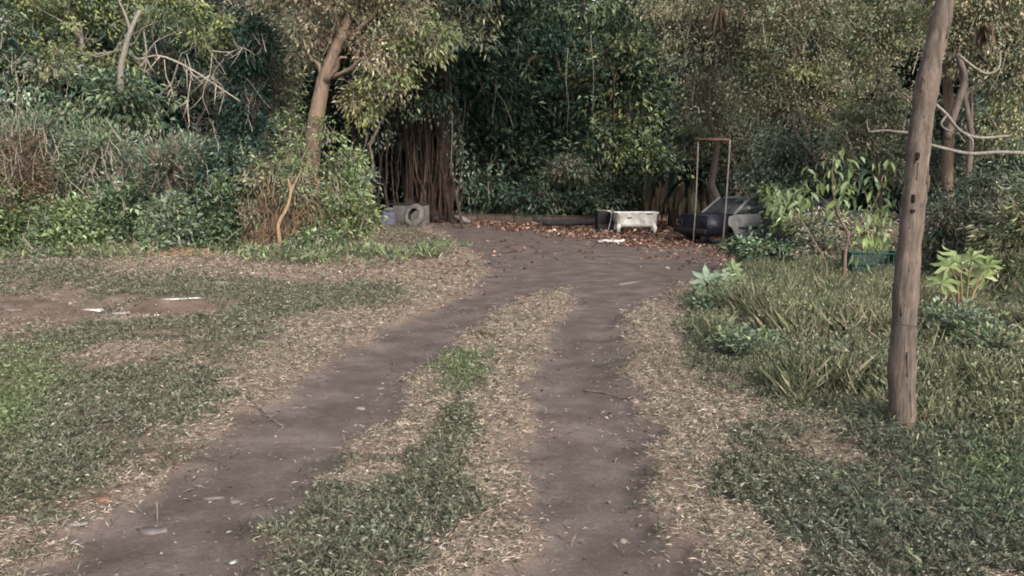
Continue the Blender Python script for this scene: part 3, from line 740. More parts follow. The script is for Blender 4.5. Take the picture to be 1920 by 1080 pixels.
# ------------------------------------------------------------------ right side trees
T('tree', 'small-leaved olive and brown tree above the wrecked car', 'tree', 1345, 29, [(1330, 90, 0, 75, 85), (1300, -30, 0, 110, 80), (1400, 20, -1, 80, 70), (1330, 200, 0, 60, 50), (1265, 60, 0, 40, 60)], ['olive', 'tan', 'mid'], .105, .05, 21000, trunk_r=.14, per=50, spread=.30, gap=.22)
T('tree', 'greyish twiggy tree behind the pipe frame', 'tree', 1385, 31, [(1350, 215, 0, 80, 60), (1420, 260, 0, 60, 60), (1290, 250, 1, 40, 50), (1380, 320, .5, 60, 40)], ['grey', 'dark', 'mid', 'tan'], .12, .055, 11000, trunk_r=.10, per=40, spread=.32, gap=.25)
T('tree', 'olive tree with dense small leaves left of the leaning pole', 'tree', 1500, 25.5, [(1490, 80, 0, 85, 80), (1440, 170, .5, 70, 60), (1540, 190, 0, 65, 60), (1520, -40, 0, 120, 80), (1600, 110, .5, 70, 60)], ['olive', 'tan', 'yellow', 'mid'], .085, .045, 27000, trunk_r=.12, per=55, spread=.26, gap=.20)
T('tree', 'mid-green tree close behind the top of the leaning pole', 'tree', 1650, 21, [(1650, 60, 0, 70, 60), (1640, 190, 0, 60, 55), (1700, -20, 0, 100, 70), (1600, 260, 0, 50, 45), (1700, 280, 0, 50, 60)], ['mid', 'olive', 'fresh', 'tan'], .085, .042, 17000, trunk_r=.07, per=45, spread=.22, gap=.25)
T('tree', 'dusky green tree behind the bright sapling', 'tree', 1500, 23.6, [(1470, 290, 0, 60, 50), (1540, 310, 0, 60, 55), (1430, 340, .5, 50, 35)], ['mid', 'grey', 'dark'], .10, .045, 7500, trunk_r=.06, per=35, spread=.24, gap=.2)
T('tree', 'yellowish olive tree right of the leaning pole', 'tree', 1830, 17.5, [(1820, 60, 0, 90, 70), (1900, 110, 0, 80, 80), (1860, -40, 0, 150, 80), (1900, 230, .3, 60, 50)], ['yellow', 'olive', 'mid', 'tan'], .075, .035, 19000, trunk_r=.08, per=45, spread=.19, gap=.28)
T('tree', 'shady green tree low behind the pale dead boughs', 'tree', 1850, 19.5, [(1840, 210, .5, 80, 55), (1820, 320, 0, 80, 50), (1920, 330, 0, 70, 60), (1760, 330, 0, 40, 70)], ['mid', 'dark', 'grey'], .085, .038, 15000, trunk_r=.06, per=40, spread=.2, gap=.2)
T('shrub', 'dark tangled shrub right of the leaning pole base', 'shrub', 1800, 12.6, [(1790, 420, 0, 55, 55), (1850, 430, 0, 60, 60), (1760, 470, .3, 40, 40), (1830, 370, .4, 60, 45)], ['dark', 'mid', 'grey', 'brown'], .06, .024, 9500, trunk_r=.03, per=35, spread=.12, gap=.22)
T('shrub', 'olive shrub with arching blades at the right edge', 'shrub', 1900, 11.2, [(1905, 450, 0, 55, 75), (1980, 420, 0, 80, 110), (1880, 520, -.2, 45, 40)], ['olive', 'mid', 'yellow'], .10, .018, 8500, trunk_r=.02, per=35, spread=.12, droop=.2)
T('shrub', 'green leafy shrub between the car and the sapling', 'shrub', 1450, 20.5, [(1482, 405, 0, 26, 34), (1468, 365, .2, 26, 22), (1395, 468, -.5, 22, 12), (1520, 430, -.5, 22, 20)], ['fresh', 'bright', 'mid'], .14, .045, 2000, trunk_r=.02, per=18, spread=.13, fine=True)
T('shrub', 'low dark green shrub in front of the wrecked car', 'shrub', 1440, 15.6, [(1435, 474, 0, 40, 20), (1480, 482, 0, 40, 22), (1395, 462, .4, 18, 10)], ['mid', 'teal', 'dark', 'fresh'], .11, .05, 3200, trunk_r=.02, per=20, spread=.12)
T('shrub', 'low tangle of weeds right of the dark shrub before the car', 'shrub', 1550, 15.2, [(1545, 470, 0, 50, 30), (1600, 480, .4, 30, 26), (1540, 430, 1, 50, 26), (1620, 440, 1, 40, 30)], ['grey', 'mid', 'tan', 'olive'], .09, .035, 5200, trunk_r=.02, per=25, spread=.14, gap=.15)
for (px, py, w, h_, Yq, lab, pal) in [(1350, 585, 40, 22, 10.4, 'leafy green weed clump at the track edge before the tall grass', ['mid', 'fresh', 'sage']), (1430, 545, 40, 26, 11.6, 'dark leafy weed clump left of the sapling foot', ['mid', 'dark', 'fresh']),
                            (1400, 665, 46, 22, 7.8, 'grey-green leafy weed low in the near left part of the tall grass', ['grey', 'mid', 'fresh']), (1530, 600, 44, 26, 8.8, 'light green leafy weed in the middle of the tall grass', ['fresh', 'mid', 'bright']),
                            (1600, 690, 40, 24, 7.0, 'leafy weed clump just left of the leaning pole', ['grey', 'mid', 'tan']), (1800, 610, 50, 30, 7.6, 'leafy weed clump right of the leaning pole below the lobed plant', ['fresh', 'grey', 'mid']), (1880, 660, 44, 30, 6.8, 'leafy weed clump at the right edge of the tall grass', ['mid', 'fresh', 'tan'])]:
    T('weed_plant', lab, 'weed', px, Yq, [(px, py, 0, w, h_), (px + w * .7, py + 8, .1, w * .5, h_ * .7), (px - w * .6, py - 6, .1, w * .4, h_ * .8)], pal, .052, .024, 2300, trunk_r=.006, per=14, spread=.055, flat=1.0, droop=-.1, gap=.34, sprigs=20, limbs=2, tw=.2, group='leafy weeds in the right grass')
stemthing('forked_branch', 'dark forked bough leaning behind the bright sapling', 'branch', [(1541, 330, 23), (1528, 300, 23), (1505, 270, 23), (1490, 245, 23), (1487, 210, 23)], (.07, .04), 'bark', extra=[([(1532, 305, 23), (1538, 280, 23), (1550, 250, 23), (1548, 230, 23)], (.045, .03))])
stemthing('dead_bough', 'pale thin dead bough sticking out left of the leaning pole', 'branch', [(1712, 249, 12), (1690, 248, 12), (1660, 245, 12.1), (1628, 248, 12.2)], (.022, .015), 'palebark', extra=[([(1630, 248, 12.2), (1626, 235, 12.2), (1626, 222, 12.2)], (.012, .006)), ([(1695, 248, 12), (1694, 236, 12), (1697, 226, 12)], (.012, .006))])
DG = 'pale dead boughs right of the leaning pole'
stemthing('dead_bough', 'pale dead bough bending down right from the pole then level', 'branch', [(1748, 190, 11.6), (1775, 215, 11.6), (1800, 245, 11.7), (1835, 258, 11.8), (1890, 255, 12)], (.024, .018), 'palebark', group=DG, extra=[([(1775, 215, 11.6), (1765, 235, 11.6), (1790, 250, 11.7)], (.016, .01)), ([(1800, 245, 11.7), (1822, 262, 11.7), (1824, 285, 11.7)], (.02, .008))])
stemthing('dead_bough', 'lowest pale dead bough running level to the right edge', 'branch', [(1740, 270, 11.6), (1770, 278, 11.6), (1820, 288, 11.8), (1880, 285, 11.8), (1960, 290, 12)], (.018, .026), 'palebark', group=DG)
stemthing('dead_bough', 'curved grey bough dipping above the other dead boughs', 'branch', [(1800, 105, 12.4), (1825, 125, 12.4), (1850, 138, 12.4), (1872, 128, 12.4), (1876, 95, 12.5)], (.022, .014), 'palebark', group=DG)
stemthing('dead_bough', 'thick grey bough rising steeply behind the dead boughs', 'branch', [(1775, 260, 12.6), (1790, 210, 12.6), (1808, 150, 12.6), (1795, 100, 12.6)], (.06, .04), 'bark', group=DG)
stemthing('slender_tree', 'slim reddish brown trunk just right of the pole', 'tree', [(1786, 560, 18.6), (1784, 440, 18.6), (1776, 340, 18.6), (1780, 230, 18.6), (1772, 60, 18.7), (1765, -60, 18.8)], (.15, .09), 'brownbark')
stemthing('tree_branch', 'dark thin branch slanting down through the olive leaves', 'branch', [(1570, 40, 22.5), (1600, 62, 22.5), (1650, 95, 22.4), (1690, 122, 22.4)], (.022, .03), 'bark')
# hanging dead fronds
def fronds(label, px, py, Yd, n=16, h=.5):
    b = at(px, py, Yd); root = empty('hanging_dead_leaves', b, 0, label, 'leaves')
    for i in range(n):
        m = MB(); D = np.array([[random.gauss(0, .25), random.gauss(0, .25), -1]])
        m.leaves(np.array([[random.gauss(0, .05), random.gauss(0, .05), 0]]), D, np.array([[random.gauss(0, 1), -1, 0]]), h * random.uniform(.6, 1), .09, palette_cols(GREENS['brown'], 1) * .6, fine=True)
        m.build('leaf', M['dead'], root)
fronds('brown bunch of dead leaves hanging right of the pole top', 1848, 45, 16.5, 18, .5)
fronds('brown bunch of dead leaves hanging in the olive tree', 1350, 8, 26.5, 18, 1.0)

# ------------------------------------------------------------------ banana plants with dead hanging leaves behind the tub and frame
def banana(px, Yd, top, label):
    base = at(px, 400, Yd); base[2] = 0
    root = empty('banana_plant', base, 0, label, 'banana plant', 'banana plants at the back of the clearing')
    h = at(px, top, Yd)[2]
    m = MB(); m.tube(wander((0, 0, -.1), (0, 0, h * .8), 6, .05), np.linspace(.16, .10, 6), 8, wob=.2); m.build('trunk', M['rootbark'], root, smooth_=True)
    for i in range(7):
        a = random.uniform(0, 6.28); D = np.array([math.cos(a), math.sin(a), 0]); L = random.uniform(.8, 1.3)
        pts = np.array([np.array([0, 0, h * .8]) + D * L * t + np.array([0, 0, .8 * t - 1.7 * t * t]) for t in np.linspace(0, 1, 6)])
        S = np.array([-D[1], D[0], 0]); w = np.array([.03, .09, .11, .10, .06, .02])
        V = np.concatenate([pts + S * w[:, None] - [0, 0, .05], pts, pts - S * w[:, None] - [0, 0, .05]])
        m = MB(); m.add(V, quads=[[j, j + 1, 7 + j, 6 + j] for j in range(5)] + [[6 + j, 7 + j, 13 + j, 12 + j] for j in range(5)], col=palette_cols(GREENS['dark'], 1)[0] * [1, .8, .7])
        m.build('leaf', M['leaf'], root)
    for i in range(34):
        a = random.uniform(0, 6.28); r = random.uniform(.12, .6)
        m = MB(); z = h * random.uniform(.45, .85)
        m.leaves(np.array([[math.cos(a) * r, math.sin(a) * r, z]]), np.array([[math.cos(a) * .12, math.sin(a) * .12, -1.0]]), np.array([[math.cos(a), math.sin(a), .1]]), z * random.uniform(.6, .95), .20, palette_cols(GREENS['brown'], 1) * .8, fine=True, droop=0)
        m.build('dead_leaf', M['dead'], root)
banana(1222, 33.5, 310, 'brown-skirted banana plant right behind the white tub')
banana(1262, 31.5, 300, 'tall banana plant with brown dead leaves left of the pipe frame')
banana(1298, 30.0, 315, 'banana plant with hanging dead leaves behind the left pipe post')
banana(1335, 31.0, 325, 'banana plant with dead leaves behind the wrecked car bonnet')

# hanging vines in the far wood
for (px, y0, y1, Yd, lab) in [(1110, 70, 210, 38, 'long pale vine hanging in the middle of the far wood'), (1063, 150, 240, 38.5, 'short thin vine hanging left of the long pale vine'), (970, 20, 110, 33, 'thin vine hanging down at the top of the dark wood'), (845, 120, 330, 34, 'thin dangling vine at the right side of the root curtain')]:
    stemthing('hanging_vine', lab, 'vine', [(px, y1, Yd), (px + 3, (y0 + y1) / 2, Yd), (px - 2, y0, Yd), (px + 2, y0 - 60, Yd + .3)], (.012, .018), 'palebark')

# ------------------------------------------------------------------ leaning wooden pole
def pole():
    pts = [(1693, 812), (1691, 700), (1696, 600), (1702, 500), (1712, 400), (1718, 330), (1724, 260), (1734, 190), (1746, 120), (1764, 40), (1778, -30), (1796, -140)]
    wid = [56, 55, 52, 50, 47, 47, 46, 47, 43, 40, 37, 34]
    Yd = 5.48
    P = np.array([at(x, y, Yd + i * .012) for i, (x, y) in enumerate(pts)])
    base = P[0].copy(); base[2] = float(gz(base[0], base[1]))
    root = empty('wooden_pole', base, 0, 'rough weathered wooden pole leaning right in the right foreground', 'pole')
    P = P - base; P = np.vstack([P[0] + [0, 0, -.3], P])
    w = np.array([wid[0]] + wid) / F * Yd / 2 * .90
    Pc = catmull(P, 9); tt = np.linspace(0, 1, len(Pc)); rr = np.interp(tt, np.linspace(0, 1, len(w)), w)
    rr = rr * (1 + .035 * np.sin(tt * 47) + .03 * np.sin(tt * 113 + 1))
    z55 = np.argmin(abs(tt - .70)); rr[z55 - 2:z55 + 3] *= 1.06
    m = MB(); m.tube(Pc, rr, 22, wob=.05, seed=4)
    m.build('shaft', M['pole'], root, smooth_=True)
    # dark knots: shallow lumps with hollow look
    dk = rockmat('knot_wood', [(.3, (.010, .007, .006)), (.7, (.04, .026, .022))], 20)
    for (px, py, rx, rz) in [(1722, 292, .008, .024), (1714, 372, .006, .026), (1713, 396, .008, .012)]:
        c = at(px, py, Yd - .072) - base
        m = MB(); th = np.linspace(0, 2 * np.pi, 10, endpoint=False)
        ring = np.stack([np.cos(th) * rx, np.zeros(10), np.sin(th) * rz * (1 + .2 * np.sin(3 * th))], 1)
        V = np.vstack([ring * 1.25 + [0, .03, 0], ring + [0, -.006, 0], ring * .6 + [0, .004, 0]]) + c
        q = [[a * 10 + i, a * 10 + (i + 1) % 10, (a + 1) * 10 + (i + 1) % 10, (a + 1) * 10 + i] for a in range(2) for i in range(10)]
        m.add(V, quads=q, polys=[[20 + i for i in range(10)]])
        m.build('knot', dk, root, smooth_=True)
    # old wire wound round the pole
    c = at(1695, 606, Yd) - base; th = np.linspace(0, 2 * np.pi, 20)
    m = MB(); m.tube(np.stack([np.cos(th) * .096, np.sin(th) * .096, .006 * np.sin(th * 2)], 1) + c, .0035, 5)
    m.build('wire', rockmat('rusty_wire', [(.3, (.03, .02, .018)), (.7, (.08, .055, .045))], 30), root)
    # peeling bark strips
    for i in range(9):
        k = random.randrange(10, len(Pc) - 8); a = random.uniform(-2.6, -.5)
        q = Pc[k:k + 5] + np.array([math.cos(a), math.sin(a), 0]) * rr[k] * 1.0
        m = MB(); m.tube(q, .008, 4, wob=.5, seed=i); m.build('bark_strip', M['pole'], root, smooth_=True)
pole()

# ------------------------------------------------------------------ car wreck
M['carpaint'] = rockmat('faded_grey_paint', [(.3, (.09, .09, .094)), (.5, (.24, .24, .235)), (.72, (.42, .42, .40))], 2.2, rough=.5, bump=.1, spec=.5)
M['darkpaint'] = rockmat('dark_navy_paint', [(.3, (.006, .007, .014)), (.7, (.018, .019, .032))], 3, rough=.45, bump=.1, spec=.5)
M['interior'] = rockmat('dark_interior', [(.3, (.006, .006, .008)), (.7, (.02, .018, .02))], 5)
M['rubber'] = rockmat('old_rubber', [(.3, (.018, .018, .019)), (.7, (.05, .048, .047))], 8, rough=.8)
M['duskrubber'] = rockmat('dusty_rubber', [(.3, (.065, .058, .054)), (.7, (.16, .145, .135))], 5, rough=.9)
M['rust'] = rockmat('rusty_metal', [(.3, (.05, .03, .022)), (.55, (.12, .065, .04)), (.75, (.18, .12, .09))], 9, rough=.85)
M['concrete'] = rockmat('old_concrete', [(.3, (.04, .037, .036)), (.55, (.075, .068, .065)), (.75, (.12, .11, .10))], 5)
M['white'] = rockmat('stained_white_enamel', [(.25, (.20, .18, .15)), (.42, (.48, .46, .42)), (.6, (.70, .69, .65)), (.8, (.82, .81, .78))], 5, rough=.5, bump=.12)
M['plastic'] = rockmat('dirty_white_plastic', [(.3, (.20, .19, .18)), (.6, (.46, .44, .42))], 5, rough=.6, bump=.1)
M['stone'] = rockmat('pale_stone', [(.3, (.09, .08, .075)), (.6, (.18, .165, .155))], 12)
M['slabstone'] = rockmat('flat_brown_stone', [(.3, (.06, .05, .047)), (.6, (.13, .11, .10))], 12)
def glassmat():
    m, nt, out = newmat('dusty_glass')
    n = noise_node(nt, 4, 5, .6); r = ramp(nt, [(.35, (.02, .025, .03)), (.7, (.14, .15, .15))]); nt.links.new(n.outputs['Fac'], r.inputs[0])
    p = nt.nodes.new('ShaderNodeBsdfPrincipled'); p.inputs['Roughness'].default_value = .18; nt.links.new(r.outputs[0], p.inputs['Base Color'])
    g = nt.nodes.new('ShaderNodeBsdfTransparent'); ms = nt.nodes.new('ShaderNodeMixShader'); ms.inputs[0].default_value = .75
    nt.links.new(g.outputs[0], ms.inputs[1]); nt.links.new(p.outputs[0], ms.inputs[2]); nt.links.new(ms.outputs[0], out.inputs['Surface'])
    return m
M['glass'] = glassmat()

def plate(mb, corners, th, nrm):
    c = np.array(corners, float); n = np.array(nrm, float); n /= np.linalg.norm(n)
    V = np.vstack([c, c - n * th]); k = len(c)
    mb.add(V, polys=[list(range(k)), [k + i for i in range(k)][::-1]], quads=[[i, k + i, k + (i + 1) % k, (i + 1) % k] for i in range(k)])
    return mb

def wheel(parent, c, rx=.27, w=.17, flat=.0):
    w_ = MB(); th = np.linspace(0, 2 * np.pi, 24, endpoint=False)
    prof = [(rx * .62, -w / 2), (rx * .95, -w / 2), (rx, -w * .3), (rx, w * .3), (rx * .95, w / 2), (rx * .62, w / 2)]
    V = np.array([[math.cos(t) * r, y, math.sin(t) * r] for r, y in prof for t in th]); V[:, 2] = np.maximum(V[:, 2], -rx + flat)
    n = 24; k = len(prof)
    w_.add(V + c, quads=[[a * n + i, a * n + (i + 1) % n, ((a + 1) % k) * n + (i + 1) % n, ((a + 1) % k) * n + i] for a in range(k) for i in range(n)])
    t = w_.build('wheel', M['rubber'], parent, smooth_=True)
    r = MB(); V = np.array([[math.cos(t_) * r_, y, math.sin(t_) * r_] for r_, y in [(rx * .62, -w * .35), (rx * .5, -w * .2), (rx * .15, -w * .38)] for t_ in th]) + c
    r.add(V, quads=[[a * n + i, a * n + (i + 1) % n, (a + 1) * n + (i + 1) % n, (a + 1) * n + i] for a in range(2) for i in range(n)], polys=[[2 * n + i for i in range(n)]])
    r.build('rim', M['rust'], t, smooth_=True)

def car():
    # x forward (towards the camera's left), y across (near side is +y locally after turn), z up
    org = at(1372, 452, 23.6); org[2] = 0.0
    # local frame: +x = front of the car
    root = empty('wrecked_car', org, 0, 'abandoned grey hatchback wreck with its front end open, half sunk in weeds', 'car')
    L0, L1, Wd = -2.55, .15, 1.45       # body behind the front corner; front at +x
    # everything is built with x along the car (front at +x), near side at y=0, far side at y=Wd, then turned
    hz = lambda pts: pts
    # lower side panels with openings for the wheels
    def sidepanel(y, name, lab=None):
        prof = [(-2.55, .38), (-2.50, .20), (-2.12, .20), (-2.08, .42), (-1.93, .54), (-1.72, .56), (-1.52, .50), (-1.40, .20), (-.10, .20), (.02, .40), (.15, .46), (.15, .70), (-.10, .76), (-2.45, .80), (-2.58, .74)]
        m = MB(); m.prism(prof, y - .03, y + .03); o = m.build(name, M['carpaint'], root, bevel=.012)
        return o
    side = sidepanel(0.0, 'side_panel'); sidepanel(Wd, 'side_panel')
    # doors, proud of the side, with handles
    for (a, b) in [(-1.30, -.20), (-2.0, -1.36)]:
        m = MB(); m.box(((a + b) / 2, -.042, .54), (b - a, .02, .36)); d = m.build('door', M['carpaint'], root, bevel=.01)
        h = MB(); h.box((a + .12, -.062, .66), (.13, .02, .025)); h.build('handle', M['interior'], d)
    m = MB(); m.box((-1.2, -.05, .40), (2.0, .03, .05)); m.build('trim_strip', M['darkpaint'], root)
    m = MB(); m.box((-1.1, -.0, .17), (2.0, .10, .07)); m.build('sill', M['darkpaint'], root)
    m = MB(); m.box((-1.2, Wd / 2, .22), (2.6, Wd - .1, .06)); m.build('floor_pan', M['interior'], root)
    # roof with crown
    m = MB(); n = 7
    xs_ = [-2.10, -1.9, -1.2, -.75, -.62]; zz = [1.20, 1.245, 1.265, 1.245, 1.20]
    V = []
    for yy in np.linspace(.08, Wd - .08, n):
        for x, z in zip(xs_, zz): V.append((x, yy, z - .035 * ((yy - Wd / 2) / (Wd / 2)) ** 4 * 1.5))
    V = np.array(V); V2 = V - [0, 0, .035]
    q = [[a * 5 + i, (a + 1) * 5 + i, (a + 1) * 5 + i + 1, a * 5 + i + 1] for a in range(n - 1) for i in range(4)]
    m.add(V, quads=[x[::-1] for x in q]); m.add(V2, quads=q); m.build('roof', M['carpaint'], root, smooth_=True)
    # pillars
    for y, ye in ((.0, .08), (Wd, Wd - .08)):
        for (a, b, w) in [((-.05, .76), (-.62, 1.21), .045), ((-1.33, .78), (-1.35, 1.23), .04), ((-2.02, .80), (-1.98, 1.22), .05)]:
            m = MB(); m.tube([(a[0], y, a[1]), ((a[0] + b[0]) / 2, y + (ye - y) * .45, (a[1] + b[1]) / 2), (b[0], ye, b[1])], w, 6); m.build('pillar', M['carpaint'], root)
        m = MB(); s = -1 if y == 0 else 1
        plate(m, [(-2.02, y, .79), (-2.56, y, .78), (-2.42, y + (ye - y) * .5, 1.02), (-2.08, ye, 1.20)], .03, (0, s, 0)); m.build('quarter_panel', M['carpaint'], root)
    # bonnet hinge edge, open dark engine bay and front panel
    m = MB(); m.box((.47, Wd / 2, .46), (.66, Wd - .12, .56), ry=R(3), taper=.96); m.build('engine_bay', M['darkpaint'], root, bevel=.05)
    m = MB(); plate(m, [(.15, .02, .775), (.80, .06, .74), (.80, Wd - .06, .74), (.15, Wd - .02, .775)], .02, (0, 0, 1)); m.build('bonnet', M['darkpaint'], root)
    m = MB(); plate(m, [(.15, -.02, .22), (.72, -.02, .22), (.84, 0, .30), (.86, 0, .5), (.80, .0, .73), (.15, -.02, .75)][::-1], .03, (0, -1, 0)); m.build('fender', M['darkpaint'], root)
    m = MB(); m.box((.88, Wd / 2, .30), (.10, Wd, .14)); m.build('bumper', M['interior'], root, bevel=.03)
    for yy in (.2, Wd - .2):
        m = MB(); m.box((.84, yy, .55), (.05, .24, .14)); m.build('headlight', M['interior'], root, bevel=.02)
    # glass
    m = MB(); plate(m, [(-.06, .05, .78), (-.06, Wd - .05, .78), (-.61, Wd - .13, 1.20), (-.61, .13, 1.20)], .008, (.6, 0, .8)); m.build('windscreen', M['glass'], root)
    m = MB(); plate(m, [(-.12, -.0, .79), (-1.29, .0, .79), (-1.31, .07, 1.2), (-.64, .07, 1.2)], .008, (0, -1, .2)); m.build('side_window', M['glass'], root)
    # dark seats inside
    for x in (-.9, -1.7):
        for y in (.42, 1.02):
            m = MB(); m.box((x, y, .45), (.45, .42, .22)); m.box((x - .28, y, .74), (.14, .40, .50), ry=R(-10)); m.build('seat', M['interior'], root, bevel=.04)
    m = MB(); m.box((-.16, Wd / 2, .68), (.25, Wd - .2, .18)); m.build('dashboard', M['interior'], root, bevel=.04)
    m = MB(); plate(m, [(-2.57, .05, .78), (-2.57, Wd - .05, .78), (-2.57, Wd - .05, .36), (-2.57, .05, .36)], .03, (-1, 0, 0)); m.build('tailgate', M['carpaint'], root)
    wheel(root, np.array([-1.75, .10, .26])); wheel(root, np.array([.40, .22, .22]), flat=.06); wheel(root, np.array([-1.75, Wd - .10, .26])); wheel(root, np.array([.40, Wd - .22, .22]))
    # front points to picture left and towards the camera
    root.rotation_euler = (0, 0, math.pi)
    # mirror so that the near side faces the camera: after the half turn near side y=0 would face away, so shift
    for ch in root.children: pass
    return root
carroot = car()
# turning by 180 deg about z maps local -y (near side) to +Y (away); flip with an extra mirror of every mesh instead of a negative scale
def flip_y(root, W_):
    def rec(o):
        for ch in o.children:
            if ch.type == 'MESH':
                me = ch.data; co = np.empty(len(me.vertices) * 3, np.float32); me.vertices.foreach_get('co', co); co = co.reshape(-1, 3)
                co[:, 1] = -co[:, 1]; me.vertices.foreach_set('co', co.ravel()); me.flip_normals(); me.update()
            rec(ch)
    rec(root)
flip_y(carroot, 1.45)
carroot.rotation_euler = (0, 0, math.pi + R(24))

def wreck2():
    org = at(1478, 455, 21.8); org[2] = 0
    root = empty('wrecked_car', org, R(20), 'dark rounded rear of a second car wreck buried behind the sapling', 'car')
    prof = [(0, .15), (.1, .5), (.05, .82), (.35, 1.05), (.75, 1.2), (1.3, 1.22), (1.8, .95), (2.6, .85), (2.8, .6), (2.8, .2), (2.3, .16), (2.15, .45), (1.95, .5), (1.75, .42), (1.65, .16)]
    m = MB(); m.prism(prof, -.0, 1.3); m.build('body', M['darkpaint'], root, bevel=.05)
    m = MB(); plate(m, [(.75, -.012, .82), (1.6, -.012, .82), (1.3, -.012, 1.12), (.8, -.012, 1.10)], .01, (0, -1, 0)); m.build('side_window', M['glass'], root)
    m = MB(); m.box((.6, -.05, .80), (.42, .14, .16), rz=R(8)); mr = m.build('wing_mirror', M['carpaint'], root, bevel=.05)
    m = MB(); m.box((.66, -.125, .77), (.18, .02, .09), rz=R(8)); m.build('mirror_highlight', M['plastic'], mr)  # whitish plate, a white highlight put in as colour
    wheel(root, np.array([1.95, .06, .26])); wheel(root, np.array([.45, .06, .26]))
wreck2()

# ------------------------------------------------------------------ pipe frame
def frame():
    b = gnd(1355, 456); b = at(1350, 456, 22.9); b[2] = 0
    root = empty('pipe_frame', b, 0, 'tall narrow rusty pipe frame standing in front of the wrecked car', 'frame')
    Yf = 22.9
    pm = rockmat('weathered_pipe', [(.3, (.12, .10, .085)), (.7, (.26, .22, .19))], 6, rough=.7)
    l0, l1, r0, r1 = at(1301, 400, Yf + .8), at(1309, 262, Yf + .5), at(1355, 452, Yf), at(1369, 262, Yf)
    l0[2] = -.1; r0[2] = -.1
    m = MB(); m.tube(catmull([l0 - b, (l0 + l1) / 2 - b + [.02, 0, 0], l1 - b]), .019, 8); m.build('post', pm, root, smooth_=True)
    m = MB(); m.tube(catmull([r0 - b, (r0 + r1) / 2 - b + [.01, 0, 0], r1 - b]), .021, 8); m.build('post', pm, root, smooth_=True)
    m = MB(); m.tube([l1 - b + [-.08, 0, .01], r1 - b + [.0, 0, 0]], .036, 8); m.build('crossbar', M['rust'], root, smooth_=True)
frame()

# ------------------------------------------------------------------ white tub, box, scraps
def tub():
    Yt = 29.0
    b = at(1191, 432, Yt); b[2] = 0
    root = empty('white_tub', b, R(2), 'old white enamel tub on stubby legs at the back of the clearing', 'tub')
    # rim outline tapers: wall built as a shell
    W2, D2, zt, zb = .72, .33, .66, .16
    def ring(w, d, z, n=7):
        pts = []
        for (cx, cy, a0) in [(w - .14, d - .14, 0), (-w + .14, d - .14, 90), (-w + .14, -d + .14, 180), (w - .14, -d + .14, 270)]:
            for a in np.linspace(a0, a0 + 90, n): pts.append((cx + .14 * math.cos(R(a)), cy + .14 * math.sin(R(a)), z + .012 * math.sin(cx * 9 + a)))
        return pts
    rings = [ring(W2 * .80, D2 * .8, zb), ring(W2 * .93, D2 * .95, zb + .1), ring(W2 * .99, D2, zt - .05), ring(W2 + .03, D2 + .04, zt - .02), ring(W2 + .03, D2 + .04, zt), ring(W2 - .05, D2 - .05, zt), ring(W2 * .85, D2 * .8, zb + .08)]
    n = len(rings[0]); m = MB()
    m.add(np.array(rings).reshape(-1, 3), quads=[[a * n + i, a * n + (i + 1) % n, (a + 1) * n + (i + 1) % n, (a + 1) * n + i] for a in range(len(rings) - 1) for i in range(n)],
          polys=[list(range(n))[::-1], [(len(rings) - 1) * n + i for i in range(n)]])
    m.build('basin', M['white'], root, smooth_=True)
    for sx in (-1, 1):
        for sy in (-1, 1):
            m = MB(); m.tube([(sx * .58, sy * .22, .24), (sx * .62, sy * .25, .12), (sx * .60, sy * .26, -.03)], [.09, .07, .05], 8); m.build('leg', M['white'], root, smooth_=True)
    m = MB(); m.box((.12, -D2 - .012, .45), (.022, .03, .36)); m.build('front_rib', M['white'], root, bevel=.005)
    m = MB(); m.box((-.25, -D2 - .004, .47), (.16, .012, .05)); m.build('chipped_patch', M['rust'], root, bevel=.004)
    m = MB(); m.box((.42, -D2 - .012, .60), (.2, .012, .035)); m.build('slot', M['interior'], root, bevel=.004)
tub()
def simple(name, label, cat, fn, mat, loc, rz=0, part=None, group=None, bevel=0):
    o_ = MB(); fn(o_); o = o_.build(name, M[mat], None, bevel=bevel); o.location = loc; o.rotation_euler = (0, 0, rz)
    return tag(o, label, cat, group)
def crate():
    b = at(1132, 428, 29.6); b[2] = 0
    root = empty('black_crate', b, R(6), 'dark open box standing left of the white tub', 'box')
    for (c, s) in [((0, .28, .36), (.5, .03, .66)), ((-.25, 0, .36), (.03, .56, .66)), ((.25, 0, .36), (.03, .56, .66)), ((0, 0, .05), (.5, .56, .03)), ((0, -.28, .12), (.5, .03, .18))]:
        m = MB(); m.box(c, s); m.build('panel', M['interior'], root, bevel=.005)
    m = MB(); m.box((0, -.29, .70), (.54, .04, .04)); m.build('top_rail', M['palebark'], root)
crate()
simple('metal_rod', 'bent pale rod leaning between the dark box and the white tub', 'rod', lambda m: m.tube(catmull([(-.06, 0, 0), (.02, .02, .3), (.06, .04, .62), (-.08, .06, .68)]), .018, 6), 'plastic', at(1143, 430, 29.2) * [1, 1, 0])
simple('plastic_sheet', 'crumpled white plastic piece lying in leaf litter before the tub', 'litter', lambda m: m.add([[x * .36 + .02 * math.sin(y * 9), y * .16, .05 + .035 * math.sin(x * 5 + y * 3) + .02 * math.cos(y * 7)] for y in (-1, -.3, .4, 1) for x in (-1, -.5, 0, .5, 1)] + [[x * .34, y * .15, .0] for y in (-1, -.3, .4, 1) for x in (-1, -.5, 0, .5, 1)],
       quads=[[j * 5 + i, j * 5 + i + 1, j * 5 + i + 6, j * 5 + i + 5] for j in range(3) for i in range(4)] + [[20 + j * 5 + i, 25 + j * 5 + i, 26 + j * 5 + i, 21 + j * 5 + i] for j in range(3) for i in range(4)] + [[i + 1, i, 20 + i, 21 + i] for i in range(4)] + [[15 + i, 16 + i, 36 + i, 35 + i] for i in range(4)]), 'plastic', gnd(1146, 454) + [0, 0, .0])

